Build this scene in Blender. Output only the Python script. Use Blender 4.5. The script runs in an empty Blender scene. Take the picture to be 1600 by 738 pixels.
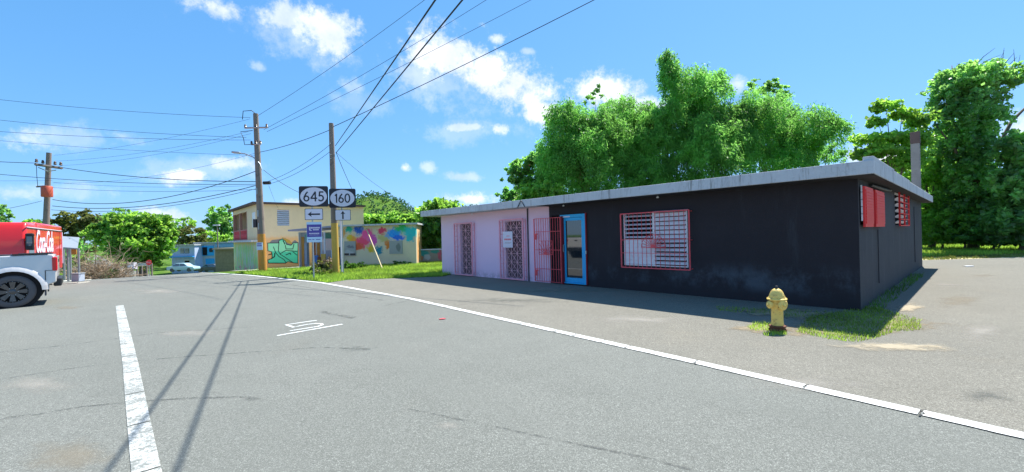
import bpy, bmesh, math, random
import numpy as np
from mathutils import Vector, Matrix
random.seed(7); RNG = np.random.default_rng(11)
PI = math.pi
C = bpy.context.scene.collection
S = bpy.context.scene

# ------------------------------------------------------------------ camera
FPX = 663.0
cam = bpy.data.cameras.new("camera"); camo = bpy.data.objects.new("camera", cam); C.objects.link(camo)
cam.sensor_width = 36; cam.lens = FPX / 1600 * 36; cam.clip_start = 0.05; cam.clip_end = 6000
CR = Matrix.Rotation(PI / 2, 3, 'X') @ Matrix.Rotation(math.radians(-1.35), 3, 'Z')
camo.matrix_world = Matrix.Translation((0, 0, 1.6)) @ CR.to_4x4()
S.camera = camo
CAM = Vector((0, 0, 1.6))

# ------------------------------------------------------------------ light
SUN = Vector((0.663, 0.749, 1.50)).normalized()
sl = bpy.data.lights.new("sun", 'SUN'); so = bpy.data.objects.new("sun", sl); C.objects.link(so)
sl.energy = 5.0; sl.angle = math.radians(0.5); sl.color = (1.0, 0.96, 0.88)
so.rotation_euler = (-SUN).to_track_quat('-Z', 'Y').to_euler()
S.view_settings.view_transform = 'Standard'; S.view_settings.look = 'None'
S.view_settings.exposure = 0.92; S.view_settings.gamma = 1.0
S.cycles.max_bounces = 8; S.cycles.diffuse_bounces = 6; S.cycles.transmission_bounces = 6; S.cycles.transparent_max_bounces = 16

def ray(px, py):
    return CR @ Vector(((px - 800) / FPX, -(py - 369) / FPX, -1.0))
def at(px, py, D):                     # world point seen at a pixel, D metres ahead
    r = ray(px, py); return CAM + r * (D / r.y)

world = bpy.data.worlds.new("World"); S.world = world; world.use_nodes = True
def build_world():
    nt = world.node_tree; N = nt.nodes; L = nt.links; N.clear()
    out = N.new('ShaderNodeOutputWorld'); bg = N.new('ShaderNodeBackground'); bg.inputs[1].default_value = 0.083
    sky = N.new('ShaderNodeTexSky'); sky.sky_type = 'NISHITA'; sky.sun_disc = False
    sky.sun_elevation = math.asin(SUN.z); sky.sun_rotation = math.atan2(SUN.x, SUN.y)
    sky.air_density = 1.0; sky.dust_density = 0.25; sky.ozone_density = 2.2; sky.altitude = 100
    tc = N.new('ShaderNodeTexCoord'); D = tc.outputs['Generated']
    def math_(op, a, b=None, c=None, clamp=False):
        n = N.new('ShaderNodeMath'); n.operation = op; n.use_clamp = clamp
        for i, v in enumerate((a, b, c)):
            if v is None: continue
            if isinstance(v, (int, float)): n.inputs[i].default_value = v
            else: L.new(v, n.inputs[i])
        return n.outputs[0]
    def dot(v):
        n = N.new('ShaderNodeVectorMath'); n.operation = 'DOT_PRODUCT'; L.new(D, n.inputs[0]); n.inputs[1].default_value = v
        return n.outputs['Value']
    def noise(sc, det, rough=0.6, vec=D):
        n = N.new('ShaderNodeTexNoise'); n.inputs['Scale'].default_value = sc; n.inputs['Detail'].default_value = det
        n.inputs['Roughness'].default_value = rough; L.new(vec, n.inputs['Vector']); return n.outputs['Fac']
    n1 = noise(9, 10, 0.68); n2 = noise(30, 9, 0.72)
    wob = math_('ADD', math_('MULTIPLY', math_('SUBTRACT', n1, 0.5), 3.4), math_('MULTIPLY', math_('SUBTRACT', n2, 0.5), 1.6))
    total = None
    blobs = [(350, 16, 45, 20, .75, .25), (440, 30, 45, 22, .7, 0), (505, 55, 66, 34, .85, .1), (405, 105, 18, 9, .35, .4), (547, 135, 26, 14, .35, .6),
             (690, 90, 66, 38, .95, .1), (770, 120, 86, 44, 1., .35), (845, 178, 40, 17, 1., .2), (655, 118, 60, 24, .5, 0), (632, 262, 14, 9, .75, 0),
             (950, 142, 60, 26, 1., .1), (1010, 165, 50, 16, .8, 0), (728, 199, 42, 6, .65, 0), (780, 204, 18, 11, .85, 0), (668, 262, 12, 8, .5, 0),
             (725, 277, 26, 6, .5, 0), (742, 312, 46, 10, .95, 0), (40, 216, 66, 22, .6, 0), (190, 212, 38, 12, .35, .2), (362, 256, 38, 11, .75, 0),
             (295, 277, 36, 11, .95, 0), (30, 302, 60, 12, .5, 0), (255, 340, 40, 12, .9, 0), (462, 320, 20, 9, .8, 0), (1152, 132, 20, 11, .6, 0),
             (1380, 245, 60, 26, .95, 0), (1600, 200, 50, 30, .7, 0), (775, 62, 14, 8, .7, 0), (823, 80, 14, 6, .4, 0), (560, 335, 60, 12, .5, 0), (470, 60, 110, 40, .3, .2), (700, 130, 110, 50, .3, .3), (90, 215, 130, 22, .3, 0), (560, 160, 60, 20, .2, .3), (730, 205, 90, 18, .25, 0), (60, 300, 120, 14, .3, 0), (330, 262, 90, 18, .25, 0)]
    items = []
    for (px, py, rx, ry, st, tilt) in blobs:
        c = ray(px, py).normalized(); r = (ray(px + rx, py + tilt * rx)).normalized(); u = ray(px, py - ry).normalized()
        rv = r - c * r.dot(c); a = rv.length / c.dot(r); rv.normalize(); b = (u - c * u.dot(c)).length / c.dot(u); uv = c.cross(rv); uv.normalize()
        items.append((c, rv, uv, a * 1.35, b * 1.6, st))
    for (az, el, a, b, st) in [(110, 30, .3, .12, .8), (150, 22, .35, .12, .8), (190, 40, .3, .16, .8), (230, 20, .4, .12, .8), (265, 35, .2, .1, .7), (80, 50, .2, .1, .6), (300, 12, .2, .06, .7), (205, 12, .3, .08, .8)]:
        A = math.radians(az); E = math.radians(el)
        c = Vector((math.sin(A) * math.cos(E), math.cos(A) * math.cos(E), math.sin(E))); rv = Vector((0, 0, 1)).cross(c).normalized()
        items.append((c, rv, c.cross(rv), a, b, st))
    for (c, rv, uv, a, b, st) in items:
        dc = math_('MAXIMUM', dot(c), 0.02)
        X = math_('DIVIDE', math_('DIVIDE', dot(rv), dc), a); Y = math_('DIVIDE', math_('DIVIDE', dot(uv), dc), b)
        d2 = math_('ADD', math_('MULTIPLY', X, X), math_('MULTIPLY', Y, Y))
        v = math_('MULTIPLY_ADD', math_('SQRT', d2), -1.15, 1.0)
        v = math_('ADD', v, math_('MULTIPLY', wob, 0.9))
        m = N.new('ShaderNodeMapRange'); m.interpolation_type = 'SMOOTHSTEP'; L.new(v, m.inputs[0])
        m.inputs[1].default_value = 0.0; m.inputs[2].default_value = 0.8; m.inputs[3].default_value = 0; m.inputs[4].default_value = st
        # keep the noise from lifting far-off sky
        g = math_('MULTIPLY', m.outputs[0], math_('LESS_THAN', d2, 4.5))
        total = g if total is None else math_('MAXIMUM', total, g)
    n3 = noise(14, 6)
    cr = N.new('ShaderNodeMix'); cr.data_type = 'RGBA'; L.new(math_('MULTIPLY_ADD', n3, 2.4, -0.75, True), cr.inputs[0])
    cr.inputs[6].default_value = (5.6, 6.2, 7.4, 1); cr.inputs[7].default_value = (8.6, 8.7, 8.8, 1)
    g = N.new('ShaderNodeMix'); g.data_type = 'RGBA'; g.blend_type = 'MULTIPLY'; g.inputs[0].default_value = 1
    L.new(sky.outputs[0], g.inputs[6]); g.inputs[7].default_value = (0.74, 1.06, 1.22, 1)
    mx = N.new('ShaderNodeMix'); mx.data_type = 'RGBA'; L.new(total, mx.inputs[0])
    sp = N.new('ShaderNodeSeparateColor'); L.new(g.outputs[2], sp.inputs[0]); cb = N.new('ShaderNodeCombineColor')
    for i, (cf, pw) in enumerate(((1.0, .72), (1.86, .5), (2.71, .5))): L.new(math_('MULTIPLY', math_('POWER', sp.outputs[i], pw), cf), cb.inputs[i])
    L.new(cb.outputs[0], mx.inputs[6]); L.new(cr.outputs[2], mx.inputs[7])
    L.new(mx.outputs[2], bg.inputs[0]); L.new(bg.outputs[0], out.inputs[0])
build_world()

# ------------------------------------------------------------------ terrain profile
UX, UY = -0.672, 0.740
PROF = [(-4000, 0), (24, 0), (28, -.05), (32, -.2), (36, -.45), (40, -.79), (50, -1.75), (60, -2.6), (70, -3.3), (80, -3.75), (90, -4.0),
        (130, -3.9), (160, -3.0), (200, -1.0), (240, 0), (6000, 0)]
PU = [p[0] for p in PROF]; PZ = [p[1] for p in PROF]
def zt(x, y): return float(np.interp(UX * x + UY * y, PU, PZ))
def gnd(px, py):                        # where the sight line through a pixel meets the ground
    r = ray(px, py); t = 0.5
    while t < 400:
        p = CAM + r * t
        if p.z <= zt(p.x, p.y): break
        t *= 1.01
    lo, hi = t / 1.02, t
    for _ in range(30):
        m = (lo + hi) / 2; p = CAM + r * m
        if p.z <= zt(p.x, p.y): hi = m
        else: lo = m
    p = CAM + r * hi; return Vector((p.x, p.y, zt(p.x, p.y)))

# ------------------------------------------------------------------ helpers
class MB:
    def __init__(s): s.v = []; s.f = []
    def add(s, vs, fs):
        n = len(s.v); s.v += [tuple(v) for v in vs]; s.f += [tuple(i + n for i in f) for f in fs]; return s
    def box(s, x0, x1, y0, y1, z0, z1, M=None):
        vs = [Vector((x, y, z)) for z in (z0, z1) for y in (y0, y1) for x in (x0, x1)]
        if M is not None: vs = [M @ v for v in vs]
        return s.add(vs, [(0, 2, 3, 1), (4, 5, 7, 6), (0, 1, 5, 4), (2, 6, 7, 3), (0, 4, 6, 2), (1, 3, 7, 5)])
    def tube(s, pts, rad, n=8, cap=True):
        pts = [Vector(p) for p in pts]; rad = rad if isinstance(rad, (list, tuple)) else [rad] * len(pts)
        vs = []; fs = []; up = None
        for i, p in enumerate(pts):
            d = (pts[min(i + 1, len(pts) - 1)] - pts[max(i - 1, 0)]).normalized()
            if up is None: up = Vector((0, 0, 1)) if abs(d.z) < .9 else Vector((1, 0, 0))
            a = d.cross(up).normalized(); b = a.cross(d).normalized(); up = b
            for k in range(n):
                t = 2 * PI * k / n; vs.append(p + (a * math.cos(t) + b * math.sin(t)) * rad[i])
        for i in range(len(pts) - 1):
            for k in range(n): fs.append((i * n + k, i * n + (k + 1) % n, (i + 1) * n + (k + 1) % n, (i + 1) * n + k))
        if cap: fs.append(tuple(range(n - 1, -1, -1))); fs.append(tuple((len(pts) - 1) * n + k for k in range(n)))
        return s.add(vs, fs)
    def lathe(s, prof, n=20, M=None, cap=True):       # prof: (r, z)
        vs = []; fs = []
        for r, z in prof:
            for k in range(n): vs.append(Vector((r * math.cos(2 * PI * k / n), r * math.sin(2 * PI * k / n), z)))
        for i in range(len(prof) - 1):
            for k in range(n): fs.append((i * n + k, i * n + (k + 1) % n, (i + 1) * n + (k + 1) % n, (i + 1) * n + k))
        if cap: fs.append(tuple(range(n - 1, -1, -1))); fs.append(tuple((len(prof) - 1) * n + k for k in range(n)))
        if M is not None: vs = [M @ v for v in vs]
        return s.add(vs, fs)
    def prism(s, pts, f):                   # pts 2D outline, f(a,b,side)->Vector for side 0/1
        n = len(pts); vs = [f(a, b, 0) for a, b in pts] + [f(a, b, 1) for a, b in pts]
        fs = [tuple(range(n)), tuple(range(2 * n - 1, n - 1, -1))] + [(i, i + n, (i + 1) % n + n, (i + 1) % n) for i in range(n)]
        return s.add(vs, fs)
    def build(s, name, mat, parent=None, bevel=0, smooth=False, label=None, kind=None, seg=2):
        me = bpy.data.meshes.new(name); me.from_pydata(s.v, [], s.f)
        bm = bmesh.new(); bm.from_mesh(me); bmesh.ops.recalc_face_normals(bm, faces=bm.faces)
        if smooth:
            for f in bm.faces: f.smooth = True
        bm.to_mesh(me); bm.free()
        if smooth and smooth != 'all':
            try: me.set_sharp_from_angle(angle=math.radians(40))
            except Exception: pass
        me.materials.append(mat); o = bpy.data.objects.new(name, me); C.objects.link(o)
        if parent is not None: o.parent = parent
        if bevel:
            b = o.modifiers.new("bevel", 'BEVEL'); b.width = bevel; b.segments = seg; b.limit_method = 'ANGLE'; b.angle_limit = math.radians(35); b.harden_normals = False
        if label: o['label'] = label
        if kind: o['kind'] = kind
        return o
def box(*a): return MB().box(*a)
def thing(name, label, cat, loc=(0, 0, 0), rz=0, group=None):
    o = bpy.data.objects.new(name, None); o.empty_display_size = .3; C.objects.link(o)
    o.location = loc; o.rotation_euler = (0, 0, rz); o['label'] = label; o['category'] = cat
    if group: o['group'] = group
    return o
def tag(o, label, cat, group=None):
    o['label'] = label; o['category'] = cat
    if group: o['group'] = group
    return o
def frame(o):                               # world matrix of an empty before depsgraph update
    return Matrix.Translation(o.location) @ o.rotation_euler.to_matrix().to_4x4()
def sub(me_obj, parent, name=None, loc=None):   # copy of a part sharing its mesh
    c = me_obj.copy(); C.objects.link(c); c.parent = parent
    if loc is not None: c.location = loc
    return c

# ------------------------------------------------------------------ materials
def newmat(name):
    m = bpy.data.materials.new(name); m.use_nodes = True; nt = m.node_tree; return m, nt, nt.nodes['Principled BSDF']
def hx(h): 
    return tuple(((int(h[i:i + 2], 16) / 255) ** 2.2) for i in (0, 2, 4))
class NB:
    def __init__(s, nt): s.nt = nt; s.N = nt.nodes; s.L = nt.links; s.tc = s.N.new('ShaderNodeTexCoord'); s.obj = s.tc.outputs['Object']
    def noise(s, sc, det=4, rough=.55, vec=None, dist=0, mp=None):
        n = s.N.new('ShaderNodeTexNoise'); n.inputs['Scale'].default_value = sc; n.inputs['Detail'].default_value = det; n.inputs['Roughness'].default_value = rough
        n.inputs['Distortion'].default_value = dist
        v = vec or s.obj
        if mp:
            m = s.N.new('ShaderNodeMapping'); m.inputs['Scale'].default_value = mp; s.L.new(v, m.inputs[0]); v = m.outputs[0]
        s.L.new(v, n.inputs['Vector']); return n.outputs['Fac']
    def voro(s, sc, out='Distance', feat='F1', rnd=1):
        n = s.N.new('ShaderNodeTexVoronoi'); n.feature = feat; n.inputs['Scale'].default_value = sc; n.inputs['Randomness'].default_value = rnd
        s.L.new(s.obj, n.inputs['Vector']); return n.outputs[out]
    def ramp(s, v, a, b, c=0, d=1):
        m = s.N.new('ShaderNodeMapRange'); m.interpolation_type = 'SMOOTHSTEP'; s.L.new(v, m.inputs[0])
        for i, x in zip((1, 2, 3, 4), (a, b, c, d)): m.inputs[i].default_value = x
        return m.outputs[0]
    def math(s, op, a, b=None, clamp=False):
        n = s.N.new('ShaderNodeMath'); n.operation = op; n.use_clamp = clamp
        for i, v in enumerate((a, b)):
            if v is None: continue
            if isinstance(v, (int, float)): n.inputs[i].default_value = v
            else: s.L.new(v, n.inputs[i])
        return n.outputs[0]
    def mix(s, f, a, b, mode='MIX'):
        n = s.N.new('ShaderNodeMix'); n.data_type = 'RGBA'; n.blend_type = mode
        for i, v in zip((0, 6, 7), (f, a, b)):
            if isinstance(v, (int, float)): n.inputs[i].default_value = v
            elif isinstance(v, tuple): n.inputs[i].default_value = (*v[:3], 1)
            else: s.L.new(v, n.inputs[i])
        return n.outputs[2]
    def sep(s, v=None):
        n = s.N.new('ShaderNodeSeparateXYZ'); s.L.new(v or s.obj, n.inputs[0]); return n.outputs
    def bump(s, h, strength, dist, bsdf):
        n = s.N.new('ShaderNodeBump'); n.inputs['Strength'].default_value = strength; n.inputs['Distance'].default_value = dist
        s.L.new(h, n.inputs['Height']); s.L.new(n.outputs[0], bsdf.inputs['Normal'])
    def col(s, c, bsdf): s.L.new(c, bsdf.inputs['Base Color'])
def paint(name, col, rough=.6, var=.25, sc=3, bump=.1, metal=0, dirt=None, dirt_amt=.35, spec=.4, grain=60, coat=0):
    m, nt, b = newmat(name); k = NB(nt)
    n = k.noise(sc, 5, .65); dark = tuple(c * (1 - var) for c in col); c = k.mix(n, dark, tuple(min(1, c * (1 + var * .6)) for c in col))
    if dirt:
        d = k.ramp(k.noise(sc * 1.7, 6, .7, dist=.4), .5, .72, 0, dirt_amt); c = k.mix(d, c, dirt)
    k.col(c, b); b.inputs['Roughness'].default_value = rough; b.inputs['Metallic'].default_value = metal; b.inputs['Specular IOR Level'].default_value = spec
    if coat: b.inputs['Coat Weight'].default_value = coat; b.inputs['Coat Roughness'].default_value = .05
    if bump: k.bump(k.noise(grain, 4, .6), bump, .01, b)
    return m
def asphalt(name, c0, c1, speck, warm, grain=150):
    m, nt, b = newmat(name); k = NB(nt)
    big = k.noise(.22, 4, .6); mid = k.noise(1.3, 6, .7); c = k.mix(k.ramp(big, .35, .65), c0, c1)
    c = k.mix(k.ramp(mid, .42, .72, 0, .35), c, tuple(x * .62 for x in c0))
    c = k.mix(k.ramp(k.noise(.5, 5, .65, dist=.6), .55, .72, 0, .5), c, warm)
    fine = k.noise(grain, 2, .9); c = k.mix(k.ramp(fine, .36, .66, 0, 1), tuple(x * .42 for x in c0), c)
    f3 = k.noise(34, 5, .95); c = k.mix(k.ramp(f3, .34, .54, .8, 0), c, tuple(x * .42 for x in c0)); c = k.mix(k.ramp(f3, .58, .8, 0, .18), c, speck); f2 = k.noise(grain * .33, 4, .85); c = k.mix(k.ramp(f2, .3, .5, .5, 0), c, tuple(x * .3 for x in c0))
    vb = k.sep(k.voro(75, 'Color')); c = k.mix(k.ramp(vb[1], .0, 1, .55, 0), c, tuple(x * .42 for x in c0)); v = k.voro(150, 'Color'); s3 = k.sep(v); sp = k.ramp(s3[0], .80, .98, 0, .28); c = k.mix(sp, c, speck)
    rot = k.N.new('ShaderNodeMapping'); rot.inputs['Rotation'].default_value = (0, 0, -math.atan2(.76, -.65)); k.L.new(k.obj, rot.inputs[0]); sc_ = k.N.new('ShaderNodeMapping'); sc_.inputs['Scale'].default_value = (.06, .8, 1); k.L.new(rot.outputs[0], sc_.inputs[0]); streak = k.noise(1.0, 5, .65, vec=sc_.outputs[0]); c = k.mix(k.ramp(streak, .48, .7, 0, .38), c, tuple(x * .62 for x in c0))
    k.col(c, b); b.inputs['Roughness'].default_value = .93; b.inputs['Specular IOR Level'].default_value = .18
    k.bump(k.math('ADD', fine, k.math('MULTIPLY', f2, 1.2)), .55, .006, b); return m
def leafmat(name, dark, light, trans, tw=.5, rough=.55, hue=None, patchy=.35, psc=.45, gloss=.3):
    m, nt, b = newmat(name); k = NB(nt); N = k.N; L = k.L
    g = N.new('ShaderNodeNewGeometry'); r = g.outputs['Random Per Island']
    pn = k.ramp(k.noise(psc, 3, .6), .38, .62, 1 - patchy, 1 + patchy * .3); pc = k.N.new('ShaderNodeCombineColor'); [k.L.new(pn, pc.inputs[i]) for i in range(3)]
    c = k.mix(1.0, k.mix(r, dark, light), pc.outputs[0], 'MULTIPLY')
    if hue: c = k.mix(k.ramp(k.noise(.5, 3), .52, .68), c, hue)
    k.col(c, b); b.inputs['Roughness'].default_value = rough; b.inputs['Specular IOR Level'].default_value = gloss
    t = N.new('ShaderNodeBsdfTranslucent'); tcx = k.mix(1.0, k.mix(r, tuple(x * .7 for x in trans), trans), pc.outputs[0], 'MULTIPLY'); L.new(tcx, t.inputs[0])
    mx = N.new('ShaderNodeMixShader'); mx.inputs[0].default_value = tw; L.new(b.outputs[0], mx.inputs[1]); L.new(t.outputs[0], mx.inputs[2])
    L.new(mx.outputs[0], N['Material Output'].inputs[0]); return m
def glassmat(name, tint=(.02, .025, .03), rough=.03):
    m, nt, b = newmat(name); b.inputs['Base Color'].default_value = (*tint, 1); b.inputs['Roughness'].default_value = rough
    b.inputs['Specular IOR Level'].default_value = .9; b.inputs['IOR'].default_value = 1.7; return m
def mural(name, base, blobs, wob=.35, nsc=2.2, streak=0, seed=0, rough=.75, ax=0, soft=(.65, 1.1)):
    """paint sprayed on a wall: (colour, x, z, rx, rz) in the wall's own metres"""
    m, nt, b = newmat(name); k = NB(nt); xyz = k.sep(); c = k.mix(k.noise(1.3, 6, .7), tuple(x * .78 for x in base), base)
    wx = k.math('MULTIPLY', k.math('SUBTRACT', k.noise(nsc, 5, .7), .5), wob * 2)
    wz = k.math('MULTIPLY', k.math('SUBTRACT', k.noise(nsc * 1.3 + .7, 5, .7), .5), wob * 2)
    X = k.math('ADD', xyz[ax], wx); Z = k.math('ADD', xyz[2], wz)
    for (col, x, z, rx, rz) in blobs:
        dx = k.math('DIVIDE', k.math('SUBTRACT', X, x), rx); dz = k.math('DIVIDE', k.math('SUBTRACT', Z, z), rz)
        d = k.math('SQRT', k.math('ADD', k.math('MULTIPLY', dx, dx), k.math('MULTIPLY', dz, dz)))
        c = k.mix(k.ramp(d, soft[0], soft[1], 1, 0), c, col)
    if streak:
        st = k.noise(1, 6, .75, mp=(7, 7, .35)); c = k.mix(k.ramp(st, .5, .62, 0, streak), c, (.05, .05, .04))
    c = k.mix(k.ramp(k.noise(5, 6, .8), .52, .75, 0, .35), c, tuple(x * .6 for x in base))
    k.col(c, b); b.inputs['Roughness'].default_value = rough; k.bump(k.noise(40, 4), .15, .01, b); return m

M = {}
M['road'] = asphalt('road_asphalt', (.265, .275, .245), (.325, .332, .298), (.60, .61, .56), (.30, .285, .24))
M['lot'] = asphalt('lot_asphalt', (.30, .286, .24), (.365, .348, .292), (.55, .53, .46), (.38, .34, .26), 120)
def ground_mat():
    m, nt, b = newmat('grassy_ground'); k = NB(nt)
    c = k.mix(k.ramp(k.noise(.6, 6, .7), .4, .65), (.07, .16, .02), (.13, .21, .04)); c = k.mix(k.ramp(k.noise(.25, 5, .7), .56, .7), c, (.22, .19, .10))
    c = k.mix(k.ramp(k.noise(30, 3, .8), .4, .7, .0, .5), c, (.05, .09, .02)); k.col(c, b); b.inputs['Roughness'].default_value = 1; b.inputs['Specular IOR Level'].default_value = .05; k.bump(k.noise(18, 5, .8), .8, .06, b); return m
M['ground'] = ground_mat()
M['soil'] = paint('soil', (.27, .22, .14), .95, .45, 3, .6, dirt=(.12, .10, .06), spec=.1, grain=90)
M['drygrass'] = paint('dry_grass_soil', (.52, .46, .24), .95, .3, 1.2, .6, dirt=(.22, .32, .07), dirt_amt=.8, spec=.1, grain=60)
def linepaint(name, wear0, wear1, col=(.78, .79, .77)):
    m, nt, b = newmat(name); k = NB(nt); n = k.noise(30, 8, .9); n2 = k.noise(3.5, 4, .7)
    w = k.ramp(k.math('ADD', n, k.math('MULTIPLY', n2, .4)), wear0, wear1)
    c = k.mix(w, (.21, .22, .20), col); k.col(c, b); b.inputs['Roughness'].default_value = .7; k.bump(n, .3, .004, b); return m
M['line'] = linepaint('road_paint', .56, .72, (.70, .71, .69)); M['line_worn'] = linepaint('worn_road_paint', .66, .78, (.66, .66, .62))
M['skid_and_shadow'] = None
def skid_shadow_mat():
    m, nt, b = newmat('tyre_and_shadow_mark'); k = NB(nt); b.inputs['Base Color'].default_value = (.085, .088, .082, 1); b.inputs['Roughness'].default_value = .9
    a = k.ramp(k.noise(7, 6, .85), .42, .62, .0, .55); k.L.new(a, b.inputs['Alpha']); return m
M['skid_and_shadow'] = skid_shadow_mat()
M['concrete'] = paint('pale_concrete', (.56, .54, .46), .85, .15, 2, .25, dirt=(.30, .27, .2), dirt_amt=.3)
M['fascia'] = None
def fasciamat():
    m, nt, b = newmat('weathered_roof_edge'); k = NB(nt); c = k.mix(k.noise(2, 6, .7), (.42, .42, .44), (.66, .66, .68))
    st = k.ramp(k.noise(1, 6, .85, mp=(7, 7, .5)), .52, .66, 0, .7); c = k.mix(st, c, (.16, .15, .14)); c = k.mix(k.ramp(k.noise(5, 8, .85), .54, .68, 0, .65), c, (.18, .17, .155)); k.col(c, b)
    b.inputs['Roughness'].default_value = .9; k.bump(k.noise(25, 5), .3, .02, b); return m
M['fascia'] = fasciamat()
def blackwall():
    m, nt, b = newmat('worn_black_paint'); k = NB(nt); xyz = k.sep()
    c = k.mix(k.noise(1.1, 6, .65), (.019, .015, .019), (.034, .028, .034))
    band = k.math('MULTIPLY', k.ramp(xyz[2], .12, .4), k.ramp(xyz[2], .95, .55))
    c = k.mix(k.math('MULTIPLY', band, k.ramp(k.noise(.9, 6, .75, mp=(1, 1, .8)), .44, .66, 0, .5)), c, (.11, .135, .165))
    c = k.mix(k.ramp(k.noise(9, 8, .9), .66, .72, 0, .8), c, (.25, .27, .3)); c = k.mix(k.ramp(k.noise(1, 6, .8, mp=(1.5, 1.5, .2)), .56, .72, 0, .3), c, (.06, .065, .075)); k.col(c, b); b.inputs['Roughness'].default_value = .75; b.inputs['Specular IOR Level'].default_value = .3
    k.bump(k.noise(35, 5, .7), .35, .01, b); return m
M['black'] = blackwall()
def greywall():
    m, nt, b = newmat('streaked_charcoal_paint'); k = NB(nt)
    c = k.mix(k.noise(1.1, 6, .65), (.035, .035, .042), (.07, .068, .074))
    c = k.mix(k.ramp(k.noise(1, 6, .8, mp=(2.2, 2.2, .16)), .52, .72, 0, .55), c, (.11, .11, .115))
    c = k.mix(k.ramp(k.noise(6, 6, .85), .64, .74, 0, .6), c, (.2, .2, .2)); k.col(c, b); b.inputs['Roughness'].default_value = .8; b.inputs['Specular IOR Level'].default_value = .3
    k.bump(k.noise(30, 5, .7), .5, .015, b); return m
M['grey'] = greywall()
def pinkwall():
    m, nt, b = newmat('pale_pink_paint'); k = NB(nt); xyz = k.sep()
    c = k.mix(k.noise(.8, 5, .6), (.78, .54, .70), (.88, .62, .78)); c = k.mix(k.ramp(xyz[2], 1.9, 2.6, 0, .55), c, (.86, .54, .56))
    c = k.mix(k.ramp(k.noise(6, 6, .85), .68, .75, 0, .5), c, (.35, .2, .22)); c = k.mix(k.math('MULTIPLY', k.ramp(xyz[2], .35, 0), k.ramp(k.noise(5, 5, .8), .4, .6, 0, .6)), c, (.3, .24, .28))
    k.col(c, b); b.inputs['Roughness'].default_value = .75; k.bump(k.noise(30, 5), .2, .01, b); return m
M['pink'] = pinkwall()
M['red'] = paint('red_iron_paint', (.85, .10, .12), .5, .3, 9, .1, dirt=(.25, .03, .02))
M['red_bright'] = paint('bright_red_shutter_paint', (.85, .03, .03), .5, .12, 6, .1)
M['darkred'] = paint('dark_red_iron_paint', (.26, .012, .02), .5, .3, 9, .1)
M['dimdoor'] = paint('dim_rose_door_paint', (.13, .075, .09), .7, .5, 3, .1); M['lattice'] = paint('pale_pink_iron_paint', (.92, .50, .56), .5, .2, 9, .1)
M['pinkiron'] = paint('pink_iron_paint', (.92, .36, .44), .5, .2, 9, .1)
M['blue'] = paint('sky_blue_enamel', (.02, .42, .78), .35, .08, 4, .03)
M['white'] = paint('white_enamel', (.78, .78, .80), .45, .1, 4, .05, dirt=(.5, .48, .46), dirt_amt=.3)
M['slat'] = paint('white_aluminium_slat', (.86, .82, .86), .45, .12, 6, .05, dirt=(.42, .38, .4), dirt_amt=.4)
M['dark'] = paint('dark_interior', (.012, .012, .014), .9, .2, 3, 0)
M['inside'] = paint('interior_plaster', (.10, .09, .09), .9, .2, 3, 0)
M['glass'] = glassmat('dark_window_glass')
M['truckglass'] = glassmat('vehicle_glass', (.03, .06, .08))
M['hydrant'] = paint('faded_yellow_cast_iron', (.88, .62, .16), .55, .2, 12, .5, dirt=(.34, .19, .07), dirt_amt=.85, grain=50)
M['rust'] = paint('rusty_iron', (.17, .06, .03), .85, .4, 20, .6, dirt=(.06, .03, .02), dirt_amt=.8)
M['chim'] = paint('stained_chimney_concrete', (.26, .24, .22), .9, .35, 3, .3, dirt=(.1, .08, .07)); M['chimtop'] = paint('sooty_brown_concrete', (.12, .08, .07), .9, .3, 4, .3)
M['wood'] = None
def woodmat(name, a, b2, top=None):
    m, nt, b = newmat(name); k = NB(nt); c = k.mix(k.noise(1, 6, .75, mp=(30, 30, .8)), a, b2); c = k.mix(k.ramp(k.noise(3, 5, .7), .55, .7, 0, .5), c, tuple(x * .5 for x in a))
    k.col(c, b); b.inputs['Roughness'].default_value = .9; k.bump(k.noise(1, 5, .7, mp=(60, 60, 1.5)), .5, .01, b); return m
M['wood'] = woodmat('weathered_pole_wood', (.13, .10, .085), (.32, .26, .22)); M['bark'] = woodmat('bark', (.09, .07, .05), (.2, .16, .11))
M['orange'] = paint('orange_ochre_paint', (.60, .27, .05), .8, .25, 4, .2, dirt=(.4, .3, .22))
M['ochre'] = paint('yellow_ochre_paint', (.60, .38, .08), .8, .2, 4, .2)
M['metal'] = paint('galvanised_metal', (.42, .45, .46), .45, .2, 8, .05, metal=.6)
M['darkmetal'] = paint('dark_metal', (.05, .05, .055), .5, .2, 8, .05, metal=.4)
M['signblack'] = paint('black_sign_face', (.02, .018, .03), .4, .1, 3, 0)
M['signwhite'] = paint('white_sign_face', (.72, .68, .78), .4, .05, 3, 0)
M['purple'] = paint('purple_sign_face', (.09, .07, .33), .4, .05, 3, 0)
M['lightblue'] = paint('pale_blue_sign_face', (.50, .68, .85), .4, .05, 3, 0)
M['rubber'] = paint('tyre_rubber', (.11, .105, .11), .85, .25, 12, .2)
M['rim'] = paint('satin_black_rim', (.006, .006, .007), .4, .1, 8, 0, metal=.1); M['spoke'] = paint('machined_spokes', (.13, .13, .14), .22, .6, 20, 0, metal=.85)
M['silver'] = paint('silver_car_paint', (.66, .635, .62), .3, .06, 1.5, 0, metal=.2, coat=.8)
M['truckred'] = paint('glossy_red_truck_paint', (.78, .02, .02), .3, .06, 1.5, 0, coat=.7)
M['tail'] = paint('red_tail_lamp', (.65, .01, .02), .15, .05, 3, 0, spec=.8)
M['plastic'] = paint('black_plastic', (.02, .02, .022), .5, .15, 8, .1)
M['wire'] = paint('black_cable', (.012, .02, .022), .6, .1, 3, 0)
M['insul'] = paint('brown_insulator', (.08, .04, .03), .3, .1, 3, 0)
M['canister'] = paint('orange_red_transformer_paint', (.55, .10, .05), .5, .15, 5, .05)
M['bamboostem'] = paint('bamboo_stem', (.16, .2, .05), .5, .3, 6, .05)
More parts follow.
